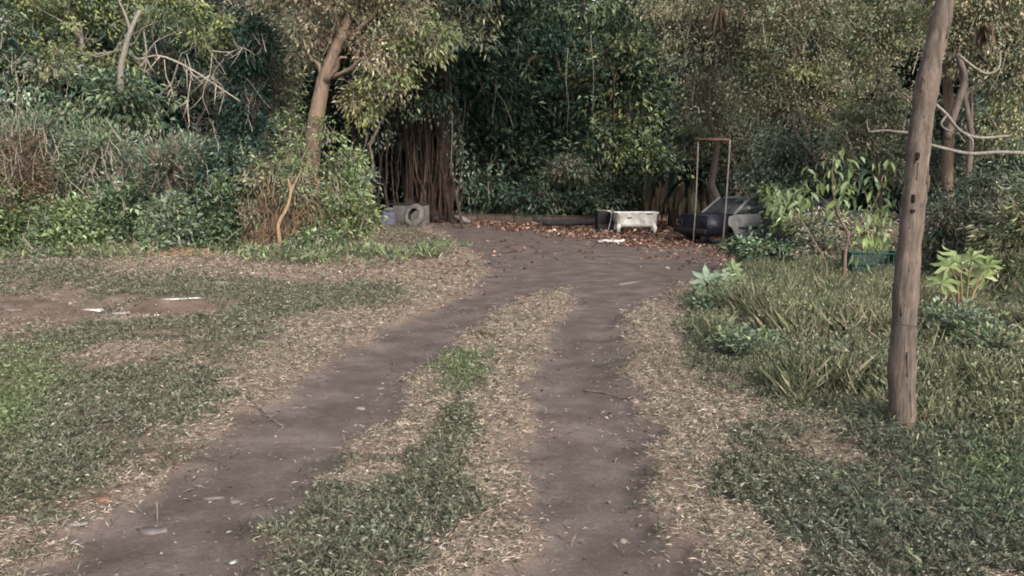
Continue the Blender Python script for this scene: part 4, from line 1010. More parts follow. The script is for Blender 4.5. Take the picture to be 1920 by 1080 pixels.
# tyre leaning against the concrete block
def tyre():
    c = at(777, 400, 32.2); c[2] = 0
    root = empty('truck_tyre', c, 0, 'large worn pale tyre leaning on the concrete block under the fig tree', 'tyre')
    R0, R1, w = .44, .235, .26
    prof = [(R1, -w * .36), (R1 + .03, -w * .46), (R0 - .09, -w * .5), (R0 - .02, -w * .42), (R0, -w * .25), (R0, w * .25), (R0 - .02, w * .42), (R0 - .09, w * .5), (R1 + .03, w * .46), (R1, w * .36), (R0 - .07, w * .33), (R0 - .05, 0), (R0 - .07, -w * .33)]
    n = 40; k = len(prof)
    V = np.array([[math.cos(t) * r, y, math.sin(t) * r] for r, y in prof for t in np.linspace(0, 2 * np.pi, n, endpoint=False)])
    V = rot(V, rx=R(-20), rz=R(-36)) + [0, 0, .42]
    m = MB(); m.add(V, quads=[[a * n + i, a * n + (i + 1) % n, ((a + 1) % k) * n + (i + 1) % n, ((a + 1) % k) * n + i] for a in range(k) for i in range(n)])
    m.build('sidewall', M['duskrubber'], root, smooth_=True)
    m = MB(); V = np.array([[math.cos(t) * r, y, math.sin(t) * r] for r, y in [(R1 + .004, -w * .30), (R0 - .075, -w * .30), (R0 - .055, 0), (R0 - .075, w * .30), (R1 + .004, w * .30)] for t in np.linspace(0, 2 * np.pi, n, endpoint=False)])
    V = rot(V, rx=R(-20), rz=R(-36)) + [0, 0, .42]
    m.add(V, quads=[[a * n + i, a * n + (i + 1) % n, (a + 1) * n + (i + 1) % n, (a + 1) * n + i] for a in range(4) for i in range(n)]); m.build('inner_lining', M['interior'], root, smooth_=True)  # black rubber lining, also stands in for the shade inside the hole
    m = MB()
    for i in range(44):
        t = 2 * np.pi * i / 44
        v = np.array([[R0 + .012 * a, b_ * w * .22, c_ * .02] for a in (-1, 1) for b_ in (-1, 1) for c_ in (-1, 1)])
        v = rot(v, ry=-t); v = rot(v, rx=R(-20), rz=R(-36)) + [0, 0, .42]
        m.add(v, quads=[[0, 1, 3, 2], [4, 6, 7, 5], [0, 4, 5, 1], [2, 3, 7, 6], [0, 2, 6, 4], [1, 5, 7, 3]])
    m.build('tread', M['duskrubber'], root)
tyre()
simple('concrete_block', 'rough grey concrete block behind the leaning tyre', 'block', lambda m: m.box((0, 0, .34), (1.42, .55, .86), rz=0), 'concrete', at(771, 405, 33.8) * [1, 1, 0], R(3), bevel=.05)
simple('concrete_slab', 'dark weathered slab lying on top of the concrete block', 'slab', lambda m: m.box((0, 0, 0), (1.6, .7, .07)), 'interior', at(765, 405, 33.85) * [1, 1, 0] + [0, 0, .81], R(2), bevel=.02)
simple('blue_grey_sack', 'slumped blue-grey sack left of the concrete block', 'sack', lambda m: (m.box((0, 0, .27), (.62, .5, .60), taper=.75), m.box((.05, -.1, .62), (.4, .3, .16), rz=.3, taper=.7)), 'sack' if 'sack' in M else 'concrete', at(728, 410, 33.2) * [1, 1, 0], R(12), bevel=.12)
bs = bpy.data.objects.get('blue_grey_sack'); bs.data.materials[0] = rockmat('blue_grey_cloth', [(.3, (.035, .038, .06)), (.7, (.10, .10, .135))], 5, bump=.6, bdist=.05)
# kerb at the back
def kerb():
    a, b_ = at(862, 392, 37.2), at(1112, 396, 34.5); a[2] = 0; b_[2] = 0
    root = empty('low_wall', a, math.atan2((b_ - a)[1], (b_ - a)[0]), 'long low concrete kerb wall along the back of the clearing', 'wall')
    L = np.linalg.norm(b_ - a); n = 7
    for i in range(n):
        m = MB(); m.box((L * (i + .5) / n, 0, .12), (L / n - .03, .22, .30)); m.build('concrete_segment', M['bark'], root, bevel=.02)
        m = MB(); m.box((L * (i + .5) / n, -.0, .30), (L / n - .02, .26, .04)); m.build('coping', M['rust'], root, bevel=.01)
kerb()
simple('marker_post', 'short white post standing behind the low kerb wall', 'post', lambda m: m.tube([(0, 0, 0), (.01, 0, .7), (0, 0, .95)], [.05, .05, .045], 8), 'plastic', at(882, 380, 38.2) * [1, 1, 0])
simple('pale_rock', 'elongated pale rock lying at the foot of the fig tree', 'rock', lambda m: m.tube([(-.3, 0, .30), (-.1, 0, .24), (.15, 0, .12), (.32, 0, .05)], [.05, .11, .11, .05], 7, wob=.3), 'stone', at(866, 410, 35) * [1, 1, 0])
def hut():
    b = at(1066, 380, 46); b[2] = 0
    root = empty('white_hut', b, 0, 'patch of white hut wall glimpsed through leaves at the back', 'hut')
    m = MB(); m.box((0, 0, 1.2), (1.7, 1.6, 2.4)); m.build('wall', M['white'], root)
    m = MB(); m.box((0, 0, 2.46), (2.1, 2.0, .08), rx=R(5)); m.build('roof', M['rust'], root)
    m = MB(); m.box((.1, -.82, 1.5), (.5, .05, .6)); m.build('window', M['interior'], root)
hut()
simple('pale_rubbish', 'small pale bundle at the edge of the leaves below the middle bushes', 'litter', lambda m: (m.box((0, 0, .1), (.24, .2, .22), taper=.6, rz=.4), m.box((.16, .02, .06), (.16, .12, .14), taper=.6, rz=1)), 'stone', gnd(1040, 418), 0, bevel=.04)
# second low row of timber behind: dark log
simple('fallen_log', 'dark fallen log lying behind the leaf litter left of the dark box', 'log', lambda m: m.tube(catmull([(-1.3, 0, .2), (-.4, .05, .22), (.6, 0, .24), (1.3, -.04, .2)]), .12, 9, wob=.2), 'interior', at(1085, 420, 30.8) * [1, 1, 0], R(-2))

# green mesh crate on the right
def greencrate():
    b = at(1632, 530, 12.7); b[2] = 0
    root = empty('green_crate', b, R(-4), 'dark green mesh-sided bin behind the tall grass left of the pole', 'bin')
    gm = rockmat('faded_green_plastic', [(.3, (.008, .026, .021)), (.7, (.022, .058, .047))], 7, rough=.6)
    W_, H_, D_ = .72, .58, .5
    for (c, s) in [((0, .25, .31), (W_, .02, H_)), ((-W_ / 2, 0, .31), (.02, D_, H_)), ((W_ / 2, 0, .31), (.02, D_, H_)), ((0, -.25, .22), (W_, .02, .40))]:
        m = MB(); m.box(c, s); m.build('side_panel', gm, root, bevel=.004)
    for x in np.linspace(-W_ / 2 + .06, W_ / 2 - .06, 9):
        m = MB(); m.box((x, -.265, .31), (.012, .012, .56)); m.build('rib', gm, root)
    for z in (.08, .25, .42, .59):
        m = MB(); m.box((0, -.275, z), (W_, .012, .018)); m.build('rail', gm, root)
    m = MB(); m.box((.5, .1, .3), (.26, .3, .56)); m.build('dark_lid', M['interior'], root, bevel=.01)
greencrate()

# ------------------------------------------------------------------ sapling with large bright leaves (each leaf its own part)
leafcache = {}
def leafmesh(kind, pal, i, L, W):
    key = (kind, pal, i)
    if key not in leafcache:
        m = MB()
        if kind == 'lance':
            nseg = 5; V = []; w = np.array([.05, .75, 1, .7, .05]) * W / 2
            for s in (-1, 0, 1):
                for j in range(nseg): V.append((s * w[j], L * j / (nseg - 1), -.35 * L * (j / (nseg - 1)) ** 2 + abs(s) * w[j] * .45))
            m.add(V, quads=[[a * 5 + j, a * 5 + 5 + j, a * 5 + 6 + j, a * 5 + 1 + j] for a in (0, 1) for j in range(4)], col=palette_cols(GREENS[pal], 1)[0])
        else:   # palmate lobed leaf
            nl = 7
            for k in range(nl):
                a = math.pi * (-.72 + 1.44 * k / (nl - 1)); l = L * (1 - .35 * abs(a) / 2.3)
                d = np.array([math.sin(a), math.cos(a), 0]); s = np.array([d[1], -d[0], 0])
                V = [(0, 0, 0), d * l * .45 + s * l * .16 + [0, 0, .03], d * l * .7 + s * l * .13 + [0, 0, -.02], d * l + [0, 0, -.12 * L], d * l * .7 - s * l * .13 + [0, 0, -.02], d * l * .45 - s * l * .16 + [0, 0, .03], d * l * .6 + [0, 0, -.015]]
                m.add(V, tris=[[0, 6, 1], [1, 6, 2], [2, 6, 3], [3, 6, 4], [4, 6, 5], [5, 6, 0]], col=palette_cols(GREENS[pal], 1, jitter=.08)[0])
        o = m.build('leaf', M['leaf'], None); me = o.data; bpy.data.objects.remove(o); leafcache[key] = me
    return leafcache[key]
def putleaf(parent, p, yaw, pitch, roll, kind, pal, L, W, scale=1):
    o = bpy.data.objects.new('leaf', leafmesh(kind, pal, random.randrange(6), L, W))
    o.parent = parent; o.location = p; o.rotation_euler = (pitch, roll, yaw); o.scale = (scale,) * 3
    C.objects.link(o); return o
def sapling():
    Yd = 12.2
    b = at(1584, 530, Yd); b[2] = float(gz(b[0], b[1]))
    root = empty('sapling', b, 0, 'bright green sapling with large drooping leaves left of the pole', 'sapling')
    stems = [([(1584, 545), (1584, 480), (1590, 440), (1570, 400), (1560, 350)], .032), ([(1590, 445), (1612, 420), (1640, 380), (1655, 330)], .02), ([(1575, 410), (1555, 385), (1530, 360)], .015), ([(1590, 440), (1630, 430), (1660, 410)], .016), ([(1562, 360), (1560, 320), (1565, 290)], .013), ([(1540, 540), (1550, 500), (1528, 455), (1500, 410), (1480, 385)], .016), ([(1500, 410), (1470, 400), (1450, 385)], .010)]
    tips = []
    for pts, r in stems:
        q = catmull([at(x, y, Yd + random.uniform(-.25, .25)) - b for x, y in pts]); m = MB()
        m.tube(q, np.linspace(r, r * .45, len(q)), 7, wob=.15); m.build('stem', M['brownbark'], root, smooth_=True)
        tips += [q[int(len(q) * t)] for t in (.55, .7, .82, .93)]
    cl = [(1570, 300, 34, 26), (1560, 340, 32, 30), (1525, 350, 28, 24), (1600, 345, 26, 30), (1650, 330, 28, 34), (1655, 385, 26, 34), (1620, 400, 30, 30), (1615, 455, 22, 24), (1470, 390, 32, 22), (1500, 370, 22, 22), (1640, 440, 26, 22), (1580, 380, 26, 20), (1450, 370, 18, 18)]
    n = 0
    for (cx, cy, rx, ry) in cl:
        for i in range(20):
            p = at(random.gauss(cx, rx * .55), random.gauss(cy, ry * .55), Yd + random.gauss(0, .22)) - b
            putleaf(root, p, random.uniform(0, 6.28), random.uniform(-1.35, -.2), random.gauss(0, .4), 'lance', 'bright' if random.random() < .5 else 'fresh', .155, .052, random.uniform(.7, 1.35)); n += 1
    for i in range(7):
        p = at(1622 + random.gauss(0, 9), 440 + random.uniform(-14, 14), Yd - .3) - b
        putleaf(root, p, random.uniform(0, 6.28), random.uniform(-1.5, -1.1), 0, 'lance', 'bright', .24, .09)
sapling()

def lobed(label, pts, Yd, pal, L, name='papaya_plant', stemh=.0):
    c = np.mean([p[:2] for p in pts], 0); b = at(c[0], 560, Yd); b[2] = float(gz(b[0], b[1]))
    root = empty(name, b, 0, label, 'plant')
    for (px, py, s) in pts:
        p = at(px, py, Yd + random.uniform(-.15, .15)) - b
        m = MB(); m.tube(catmull([(random.gauss(0, .04), random.gauss(0, .04), 0), p * [.5, .5, .75], p]), np.linspace(.010, .006, 9), 5, cap=False); m.build('stem', M['straw'], root)
        putleaf(root, p, random.gauss(0, .6), random.uniform(.7, 1.15), random.gauss(0, .3), 'palmate', pal, L, .1, s)
lobed('pale green lobed-leaf plant right of the pole', [(1795, 490, 1.1), (1822, 486, .9), (1845, 520, 1), (1765, 532, 1), (1780, 502, .9), (1852, 500, .8), (1815, 540, .9)], 8.9, 'bright', .24)
lobed('blue-green broad lobed plant at the track edge on the right', [(1325, 530, 1.1), (1345, 545, 1), (1368, 525, .9), (1315, 548, .9), (1360, 560, .8), (1335, 575, .7)], 11.3, 'sage', .27, 'broadleaf_plant')
lobed('single bright lobed plant between the track edge and tall grass', [(1385, 520, .9), (1375, 505, .8), (1368, 590, .7)], 11.6, 'fresh', .24, 'broadleaf_plant')

# pale stalks leaning in the right grass
for pts, lab in [([(1805, 800, 6.2), (1835, 755, 6.2), (1862, 710, 6.25)], 'long pale dry stalk leaning in the grass right of the pole'), ([(1845, 800, 6.1), (1880, 765, 6.1), (1905, 735, 6.1)], 'shorter dry stalk leaning at the right edge of the grass'), ([(1555, 545, 12), (1570, 530, 12), (1598, 560, 12)], 'pale dry bent twig at the foot of the sapling'), ([(1470, 545, 12.4), (1500, 520, 12.4), (1530, 535, 12.4), (1552, 500, 12.4)], 'tangled orange twig left of the sapling foot')]:
    stemthing('dry_stalk', lab, 'twig', pts, (.008, .005) if pts[0][2] < 8 else (.018, .010), 'straw', group='dry stalks in the right grass')

# ------------------------------------------------------------------ grass and ground cover
STRAW = [(.52, .425, .34), (.40, .325, .255), (.62, .525, .43), (.22, .17, .13), (.46, .37, .30), (.28, .24, .175)]
GRS = [(.115, .126, .082), (.155, .165, .112), (.066, .075, .050), (.22, .226, .165), (.140, .13, .09)]
def sample_zone(x0, x1, y0, y1, n):
    return rng.uniform(x0, x1, n), rng.uniform(y0, y1, n)
def lin(c, n, jit=.2):
    c = np.array(c); k = rng.integers(0, len(c), n); return np.clip(c[k] * (1 + jit * rng.normal(size=(n, 1))), .01, .8)
def build_turf():
    green = MB(); straw = MB()
    zones = [(-4.2, 4.2, 2.6, 5.2, 230000, 1.0), (-6, 6, 5.2, 8.5, 230000, 1.25), (-9, 9, 8.5, 13, 170000, 1.7), (-13, 13, 13, 20, 150000, 2.5), (-16, 14, 20, 34, 60000, 3.8)]
    for (x0, x1, y0, y1, n, s) in zones:
        x, y = sample_zone(x0, x1, y0, y1, n)
        # tufts: pull towards tuft centres
        cell = .11 * s
        cx = (np.floor(x / cell) + .5 + .35 * np.sin(np.floor(y / cell) * 12.9)) * cell; cy = (np.floor(y / cell) + .5 + .35 * np.sin(np.floor(x / cell) * 7.7)) * cell
        pull = rng.random(n) * .6
        x = x + (cx - x) * pull; y = y + (cy - y) * pull
        dens, dry = cover(x, y)
        keep = rng.random(n) < dens
        x, y, dry, dens = x[keep], y[keep], dry[keep], dens[keep]
        isdry = rng.random(len(x)) < .13 + .75 * smooth(.25, .70, dry + (fbm(x, y, 6.0, 3, 88) - .5) * 1.15)
        z = gz(x, y)
        hv = fbm(x, y, 2.5, 3, 55)
        # straw: mostly flattened
        k = isdry; m = k.sum(); P = np.stack([x[k], y[k], z[k] + rng.uniform(0, .025, m) * s], 1)
        a = rng.uniform(0, 2 * np.pi, m); el = rng.uniform(-.05, .55, m) ** 1
        D = np.stack([np.cos(a) * np.cos(el), np.sin(a) * np.cos(el), np.sin(el)], 1)
        straw.leaves(P, D, np.array([0, 0, 1.0]) + rnd_unit(m) * .5, rng.uniform(.015, .058, m) * s ** .75, rng.uniform(.0022, .0052, m) * s, lin(STRAW, m, .25), fold=.1, droop=.15)
        # green: low weeds (broad, short) and blades
        k = ~isdry; m = k.sum(); P = np.stack([x[k], y[k], z[k]], 1)
        a = rng.uniform(0, 2 * np.pi, m); weed = rng.random(m) < .45
        el = np.where(weed, rng.uniform(0, .8, m), rng.uniform(.5, 1.4, m))
        D = np.stack([np.cos(a) * np.cos(el), np.sin(a) * np.cos(el), np.sin(el)], 1)
        l = np.where(weed, rng.uniform(.014, .034, m), rng.uniform(.03, .08, m)) * s ** .7 * (.6 + .9 * hv[k])
        w = np.where(weed, rng.uniform(.008, .017, m), rng.uniform(.003, .0065, m)) * s ** .9
        P[:, 2] += np.where(weed, rng.uniform(0, .04, m), 0) * s * (.4 + hv[k])
        c = lin(GRS, m, .2); px, py, _ = proj(x[k], y[k])
        br = np.clip(blobsum(px, py, [(860, 690, 60, 40, .45), (10, 780, 60, 60, .5), (1880, 880, 90, 80, .7), (60, 700, 80, 60, .4)]), 0, 1)[:, None]
        c = c * (1 - br) + c * np.array([1.15, 1.5, .85]) * br
        cool = np.clip(blobsum(px, py, [(700, 1000, 240, 110, .5), (1650, 1000, 260, 90, .8), (120, 800, 200, 100, .3)]), 0, 1)[:, None]
        c = c * (1 - cool) + c * np.array([.85, .95, 1.0]) * cool
        green.leaves(P, D, np.array([0, 0, 1.0]) + rnd_unit(m) * .7, l, w, c, fold=.15, droop=.2)
    o = green.build('green_grass', M['grass']); tag(o, 'short green grass and weeds over the ground on both sides of the ruts', 'grass', kind='stuff')
    o = straw.build('dry_grass', M['grass']); tag(o, 'flattened straw-coloured dry grass fringing the ruts', 'grass', kind='stuff')
build_turf()

def tallgrass():
    m = MB()
    n = 90000
    # picture region of the tall grass mapped on to the ground
    x = rng.uniform(1.0, 7.5, n * 3); y = rng.uniform(5.2, 15.5, n * 3)
    px, py, dep = proj(x, y)
    left = np.interp(py, [470, 520, 560, 640, 740, 790, 830], [1420, 1350, 1290, 1310, 1400, 1560, 1760])
    inside = smooth(-25, 50, px - left + (fbm(x, y, 1.6, 3, 8) - .5) * 120) * smooth(830, 770, py + (px > 1730) * -60) * smooth(440, 480, py)
    k = rng.random(len(x)) < inside * (.35 + .65 * smooth(.3, .6, fbm(x, y, 2.2, 3, 71))) * np.clip((9 / y) ** 1.2, .25, 1)
    x, y, px, py = x[k], y[k], px[k], py[k]
    pb = gnd(1693, 812); far_ = np.hypot(x - pb[0], y - pb[1] + .25) > .32; x, y, px, py = x[far_], y[far_], px[far_], py[far_]; m_ = len(x)
    z = gz(x, y)
    h = np.clip((px - np.interp(py, [470, 520, 560, 640, 740, 790, 830], [1420, 1350, 1290, 1310, 1400, 1560, 1760])) / 130 + .45, .3, 1) * (rng.uniform(.07, .36, m_) * (.15 + 1.5 * smooth(.25, .75, fbm(x, y, 1.7, 3, 91)))) * np.interp(py, [480, 560, 700, 820], [.8, 1.15, 1.1, .6])
    a = rng.uniform(0, 2 * np.pi, m_); el = rng.uniform(.8, 1.55, m_)
    D = np.stack([np.cos(a) * np.cos(el), np.sin(a) * np.cos(el), np.sin(el)], 1)
    pal = [(.19, .215, .12), (.25, .26, .15), (.14, .165, .095), (.33, .30, .20), (.27, .22, .155), (.16, .20, .105), (.38, .33, .24)]
    t = smooth(.35, .65, fbm(x, y, 1.3, 3, 101))[:, None]
    c = lin(pal, m_, .2) * (1 - t) + lin(pal[:3], m_, .2) * t
    m.leaves(np.stack([x, y, z], 1), D, rnd_unit(m_), h, rng.uniform(.0035, .008, m_) * (y / 7) ** .6, c, fold=.1, droop=.18)
    # weed leaves along stalks
    q = rng.choice(m_, int(m_ * 2.0)); f = rng.uniform(.2, .95, len(q))
    P = np.stack([x, y, z], 1)[q] + D[q] * (h[q] * f)[:, None] + rng.normal(size=(len(q), 3)) * .02
    m.leaves(P, rnd_unit(len(q)) + [0, 0, .1], np.array([0, 0, 1.0]) + rnd_unit(len(q)) * .6, rng.uniform(.018, .05, len(q)), rng.uniform(.007, .017, len(q)), lin(GRS + [(.22, .25, .14), (.15, .19, .10), (.27, .26, .17)], len(q), .25), fold=.2)
    o = m.build('tall_grass', M['grass']); tag(o, 'knee-high yellow-green grass and weeds around the leaning pole', 'grass', kind='stuff')
    # broad weeds at the lower right
    m = MB(); n = 26000
    x = rng.uniform(1.6, 4.6, n); y = rng.uniform(3.0, 6.2, n); px, py, dep = proj(x, y)
    w = np.clip(blobsum(px, py, [(1780, 960, 220, 110, 1.2), (1880, 840, 120, 80, 1.2), (1650, 1060, 150, 60, .7), (1760, 830, 120, 30, .8), (1690, 800, 50, 30, 1)]), 0, 1) * smooth(.3, .55, fbm(x, y, 3.0, 3, 61))
    k = rng.random(n) < w; x, y, px = x[k], y[k], px[k]; n = len(x)
    a = rng.uniform(0, 6.28, n); el = rng.uniform(.1, 1.2, n); D = np.stack([np.cos(a) * np.cos(el), np.sin(a) * np.cos(el), np.sin(el)], 1)
    z = gz(x, y) + rng.uniform(0, .10, n)
    m.leaves(np.stack([x, y, z], 1), D, np.array([0, 0, 1.0]) + rnd_unit(n) * .6, rng.uniform(.02, .075, n), rng.uniform(.005, .015, n), lin([(.06, .08, .058), (.085, .11, .068), (.05, .065, .052), (.13, .15, .085), (.15, .14, .10)], n, .25), fold=.2, fine=True)
    o = m.build('broadleaf_weeds', M['leaf']); tag(o, 'dark broad-leaved weeds at the lower right of the ground', 'weeds', kind='stuff')
    # weeds in front of left thicket
    m = MB(); n = 22000
    x = rng.uniform(-14, -1.5, n); y = rng.uniform(15.5, 19.5, n); px, py, dep = proj(x, y)
    w = smooth(.35, .6, fbm(x, y, 1.2, 3, 62)) * smooth(16.0, 17.6, y) * (1 - .9 * np.exp(-(((px - 330) / 105) ** 2 + ((py - 487) / 20) ** 2)))
    k = rng.random(n) < w; x, y = x[k], y[k]; n = len(x)
    a = rng.uniform(0, 6.28, n); el = rng.uniform(.3, 1.4, n); D = np.stack([np.cos(a) * np.cos(el), np.sin(a) * np.cos(el), np.sin(el)], 1)
    m.leaves(np.stack([x, y, gz(x, y) + rng.uniform(0, .2, n)], 1), D, rnd_unit(n) + [0, 0, .5], rng.uniform(.08, .26, n), rng.uniform(.02, .045, n), lin(GRS + GREENS['fresh'] + [(.2, .17, .1)], n, .2))
    o = m.build('verge_weeds', M['grass']); tag(o, 'ragged weeds along the foot of the left thicket', 'weeds', kind='stuff')
tallgrass()

def litter():
    m = MB(); n = 60000
    x = rng.uniform(-9, 10, n); y = rng.uniform(7, 40, n); px, py, dep = proj(x, y)
    line = np.interp(px, [600, 760, 860, 1000, 1150, 1300, 1400, 1500], [440, 415, 415, 432, 456, 474, 488, 490])
    w = smooth(640, 780, px) * smooth(1480, 1400, px) * smooth(10, -8, py - line) * smooth(395, 410, py) * .9
    w = np.maximum(w, np.clip(blobsum(px, py, [(820, 520, 80, 26, .5), (700, 545, 90, 30, .25), (900, 500, 60, 16, .25), (560, 490, 120, 18, .3), (1000, 470, 180, 20, .10), (1330, 485, 90, 14, .5), (640, 505, 150, 22, .35), (330, 498, 120, 12, .35)]), 0, 1))
    w = w * smooth(.25, .6, fbm(x, y, 1.5, 3, 41)) + .003
    k = rng.random(n) < w; x, y = x[k], y[k]; n = len(x)
    a = rng.uniform(0, 6.28, n); D = np.stack([np.cos(a), np.sin(a), rng.normal(0, .35, n)], 1)
    pal = [(.20, .105, .075), (.15, .08, .055), (.27, .16, .115), (.11, .06, .045), (.34, .24, .18)]
    l = rng.uniform(.06, .16, n) * np.clip(y / 22, .6, 1.3)
    m.leaves(np.stack([x, y, gz(x, y) + rng.uniform(.005, .06, n)], 1), D, np.array([0, 0, 1.0]) + rnd_unit(n) * .6, l, l * .5, lin(pal, n, .25), fold=.3)
    o = m.build('leaf_litter', M['dead']); tag(o, 'reddish brown fallen leaves along the far edge of the clearing', 'leaves', kind='stuff')
    # small grit and crumbs on the track
    m = MB(); n = 5500
    x = rng.uniform(-4, 4, n); y = 2.8 + 14 * rng.random(n) ** 1.6
    k = rut_sd(x, y) > -.05; x, y = x[k], y[k]; n = len(x); r = rng.lognormal(-5.05, .45, n)
    z = gz(x, y)
    o8 = np.array([[1, 0, 0], [-1, 0, 0], [0, 1, 0], [0, -1, 0], [0, 0, .6], [0, 0, -.5]])
    V = np.stack([x, y, z], 1)[:, None, :] + o8[None] * r[:, None, None] * rng.uniform(.6, 1.4, (n, 6, 1))
    t8 = np.array([[0, 2, 4], [2, 1, 4], [1, 3, 4], [3, 0, 4], [2, 0, 5], [1, 2, 5], [3, 1, 5], [0, 3, 5]])
    m.add(V.reshape(-1, 3), tris=(np.arange(n)[:, None, None] * 6 + t8[None]).reshape(-1, 3), col=np.repeat(lin([(.17, .14, .13), (.15, .125, .115), (.05, .04, .037), (.2, .17, .15)], n), 6, 0))
    o = m.build('grit', M['dead']); tag(o, 'small stones and soil crumbs scattered over the wheel ruts', 'gravel', kind='stuff')
litter()

def mound():
    b = gnd(325, 486); b[2] = float(gz(b[0], b[1])) - .02
    m = MB(); nx_, ny_ = 40, 16; V = []
    for j in range(ny_):
        for i in range(nx_):
            u, v = i / (nx_ - 1) * 2 - 1, j / (ny_ - 1) * 2 - 1
            rr_ = max(0, 1 - (u * u + v * v))
            V.append((u * 1.05, v * .75, .20 * rr_ ** .8 * (1 + .6 * (float(vnoise(np.array(u * 4. + 9), np.array(v * 3. + 5))) - .5)) - .03 + .02 * math.sin(u * 21 + v * 8)))
    m.add(V, quads=[[j * nx_ + i, j * nx_ + i + 1, (j + 1) * nx_ + i + 1, (j + 1) * nx_ + i] for j in range(ny_ - 1) for i in range(nx_ - 1)])
    o = m.build('soil_mound', rockmat('red_soil', [(.3, (.12, .065, .045)), (.55, (.21, .125, .09)), (.75, (.29, .19, .14))], 9, rough=.95, bump=.7), None, smooth_=True); o.location = b
    tag(o, 'low mound of bare reddish soil at the foot of the left bushes', 'soil mound')
mound()

# clumps of grass that stand out
for (px, py, h, n, pal, lab) in [(818, 462, .22, 260, GREENS['fresh'], 'green grass tuft on the bare ground before the tyre'), (862, 458, .16, 200, GREENS['mid'], 'flatter green tuft right of the grass tuft before the tyre'),
                                 (905, 630, .11, 260, [(.10, .085, .055), (.15, .12, .08), (.07, .065, .045)], 'dark brown dead tuft on the centre strip')]:
    b = gnd(px, py); b[2] = float(gz(b[0], b[1])); m = MB()
    P = rng.normal(size=(n, 3)) * [.09, .09, 0] * (.7 if h < .12 else 1.6); a = rng.uniform(0, 6.28, n); el = rng.uniform(.3, 1.4, n)
    m.leaves(P, np.stack([np.cos(a) * np.cos(el), np.sin(a) * np.cos(el), np.sin(el)], 1), rnd_unit(n), h * rng.uniform(.5, 1.2, n), .018 if h < .12 else .03, lin(pal, n))
    o = m.build('grass_tuft', M['grass']); o.location = b; tag(o, lab, 'grass tuft')

# ------------------------------------------------------------------ stones, sticks, rubbish on the ground
def slab(name, label, px, py, sx, sy, h, rz, mat='slabstone', cat='stone', group=None):
    b = gnd(px, py); h *= .5; sy *= .8; b[2] = float(gz(b[0], b[1])) - .25 * h
    n = 9; r = np.random.default_rng(int(px * 7 + py)); th = np.linspace(0, 2 * np.pi, n, endpoint=False) + r.uniform(-.2, .2, n); rr = r.uniform(.55, 1.2, n)
    ring = np.stack([np.cos(th) * rr * sx / 2, np.sin(th) * rr * sy / 2, np.zeros(n)], 1)
    V = np.vstack([ring * 1.02, ring + [0, 0, h * .7], ring * [.82, .82, 1] + [0, 0, h] + r.normal(0, h * .08, (n, 3)), [[0, 0, h * 1.02]]])
    m = MB(); m.add(V, quads=[[a * n + i, a * n + (i + 1) % n, (a + 1) * n + (i + 1) % n, (a + 1) * n + i] for a in (0, 1) for i in range(n)], tris=[[2 * n + i, 2 * n + (i + 1) % n, 3 * n] for i in range(n)])
    o = m.build(name, M[mat], None); o.location = b; o.rotation_euler = (r.uniform(-.08, .08), r.uniform(-.08, .08), rz)
    return tag(o, label, cat, group)
slab('flat_stone', 'flat pale brown stone at the lower left of the left rut', 283, 975, .20, .08, .05, -.25)
slab('flat_stone', 'flat stone slab lying in the left rut, left one of a close pair', 400, 913, .13, .06, .03, .1)
slab('flat_stone', 'smaller flat stone right of the slab in the left rut', 441, 922, .10, .09, .028, -.5)
slab('flat_stone', 'thin pale stone among dead grass left of the left rut', 141, 976, .13, .07, .022, .2, 'stone')
slab('pebble', 'whitish pebble at the bottom of the left rut', 437, 1027, .05, .05, .02, 0, 'plastic')
slab('pebble', 'white pebble beside the green centre strip', 548, 951, .045, .05, .022, 0, 'plastic')
slab('pebble', 'pale stone at the inner edge of the left rut', 676, 755, .07, .07, .04, 0, 'stone')
slab('pebble', 'small pale stone at the middle of the left rut', 714, 720, .07, .05, .02, 0, 'stone')
slab('clod', 'small dark clod in the right rut', 1016, 862, .04, .035, .02, 0, 'rust', 'clod')
slab('clod', 'dark clod at the right edge of the right rut', 1200, 770, .09, .05, .03, .1, 'interior', 'clod')
slab('clod', 'dark brown clod of earth in the left grass', 190, 932, .13, .10, .05, .3, 'rust', 'clod')
slab('clod', 'dark tuft-like clod cut by the bottom edge at the left', 130, 1078, .16, .08, .03, .1, 'rust', 'clod')
slab('paper_scrap', 'white scrap lying in the green grass on the left', 128, 752, .09, .06, .02, .3, 'plastic', 'litter')
slab('paper_scrap', 'small white scrap below the orange dry vines', 474, 518, .12, .1, .04, .3, 'plastic', 'litter')
dr = 'pale rubbish in the drain on the left'
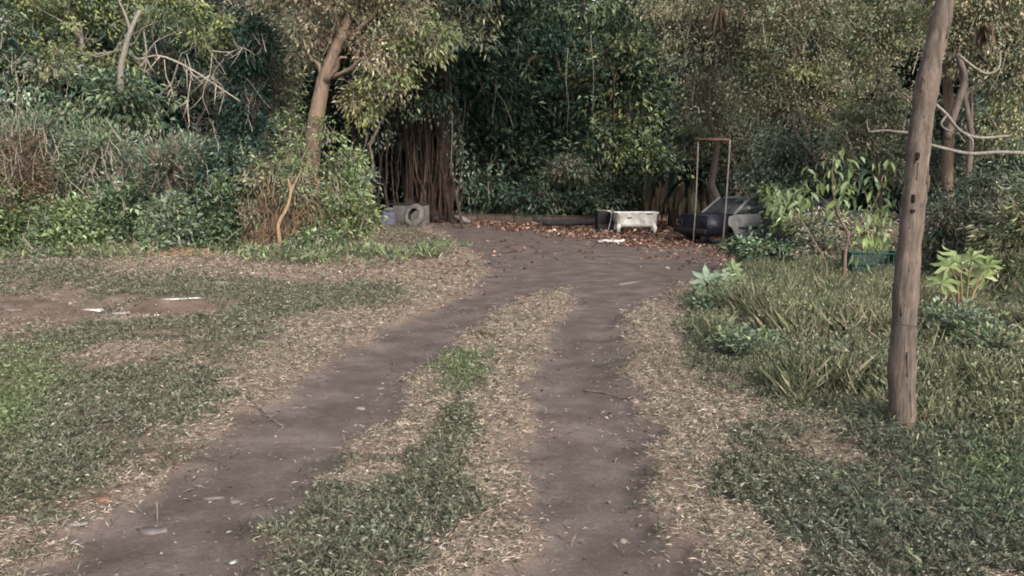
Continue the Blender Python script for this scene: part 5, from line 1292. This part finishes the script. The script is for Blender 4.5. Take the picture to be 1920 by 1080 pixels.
for (px, py, sx, sy, h, lab) in [(104, 552, .2, .14, .08, 'white rubbish piece at the left head of the drain'), (172, 577, .42, .22, .06, 'largest white rubbish piece lying in the drain'), (215, 581, .35, .16, .03, 'flat pale rubbish right of the largest piece in the drain'),
                                 (270, 584, .5, .14, .03, 'long flat pale sheet in the middle of the drain'), (330, 570, .6, .12, .025, 'long thin pale strip in the right part of the drain'), (412, 547, .25, .2, .12, 'rounded grey stone at the right end of the drain'), (20, 578, .3, .12, .02, 'faint pale streak of rubbish at the left edge')]:
    slab('rubbish', lab, px, py, sx, sy, h, random.uniform(-.2, .2), 'stone' if 'grey' in lab or 'faint' in lab else 'plastic', 'litter', dr)
def stick(label, pts, r, mat='palebark', name='stick', up=None):
    P = [gnd(*p) for p in pts]
    for q in P: q[2] = float(gz(q[0], q[1])) + r * .8
    if up: P[-1][2] += up
    P = np.array(P); b = P[0].copy(); Pc = catmull(P - b, 3)
    m = MB(); m.tube(Pc, np.linspace(r, r * .55, len(Pc)), 6, wob=.3, seed=int(pts[0][0])); o = m.build(name, M[mat], None, smooth_=True); o.location = b
    return tag(o, label, 'stick')
stick('pale stick pointing to the left rut from the dry grass', [(312, 832), (350, 826), (385, 820), (416, 814)], .014)
stick('pale forked twig at the edge of the left rut', [(468, 752), (490, 765), (508, 775), (530, 788)], .010)
stick('thin pale twig crossing the twig at the rut edge', [(520, 765), (505, 772), (490, 768)], .007)
stick('long thin stick lying in the grass left of the left rut', [(222, 902), (240, 920), (258, 935), (272, 945)], .007)
stick('dark thin branch lying across the right rut', [(1094, 724), (1130, 728), (1165, 737), (1215, 738)], .012, 'bark')
stick('pale twig at the right edge of the right rut', [(1180, 735), (1210, 738), (1250, 728)], .009)
stick('thin stick lying on the inner edge of the left rut', [(728, 722), (750, 714), (775, 706)], .010, 'bark')
stick('pale twig lying on the far part of the track', [(1160, 530), (1185, 527), (1205, 524)], .016)
stick('bent twig in the dark weeds at the lower right', [(1655, 1005), (1690, 1000), (1725, 992)], .006)
stick('thin straight twig at the lower right of the weeds', [(1735, 1052), (1775, 1051), (1820, 1052)], .005)
stick('pale twig across the dark weeds at lower right', [(1730, 1025), (1755, 1035), (1780, 1042)], .006)
stick('short upright peg standing in the left rut', [(294, 958), (295, 957)], .005, up=.10, name='peg')
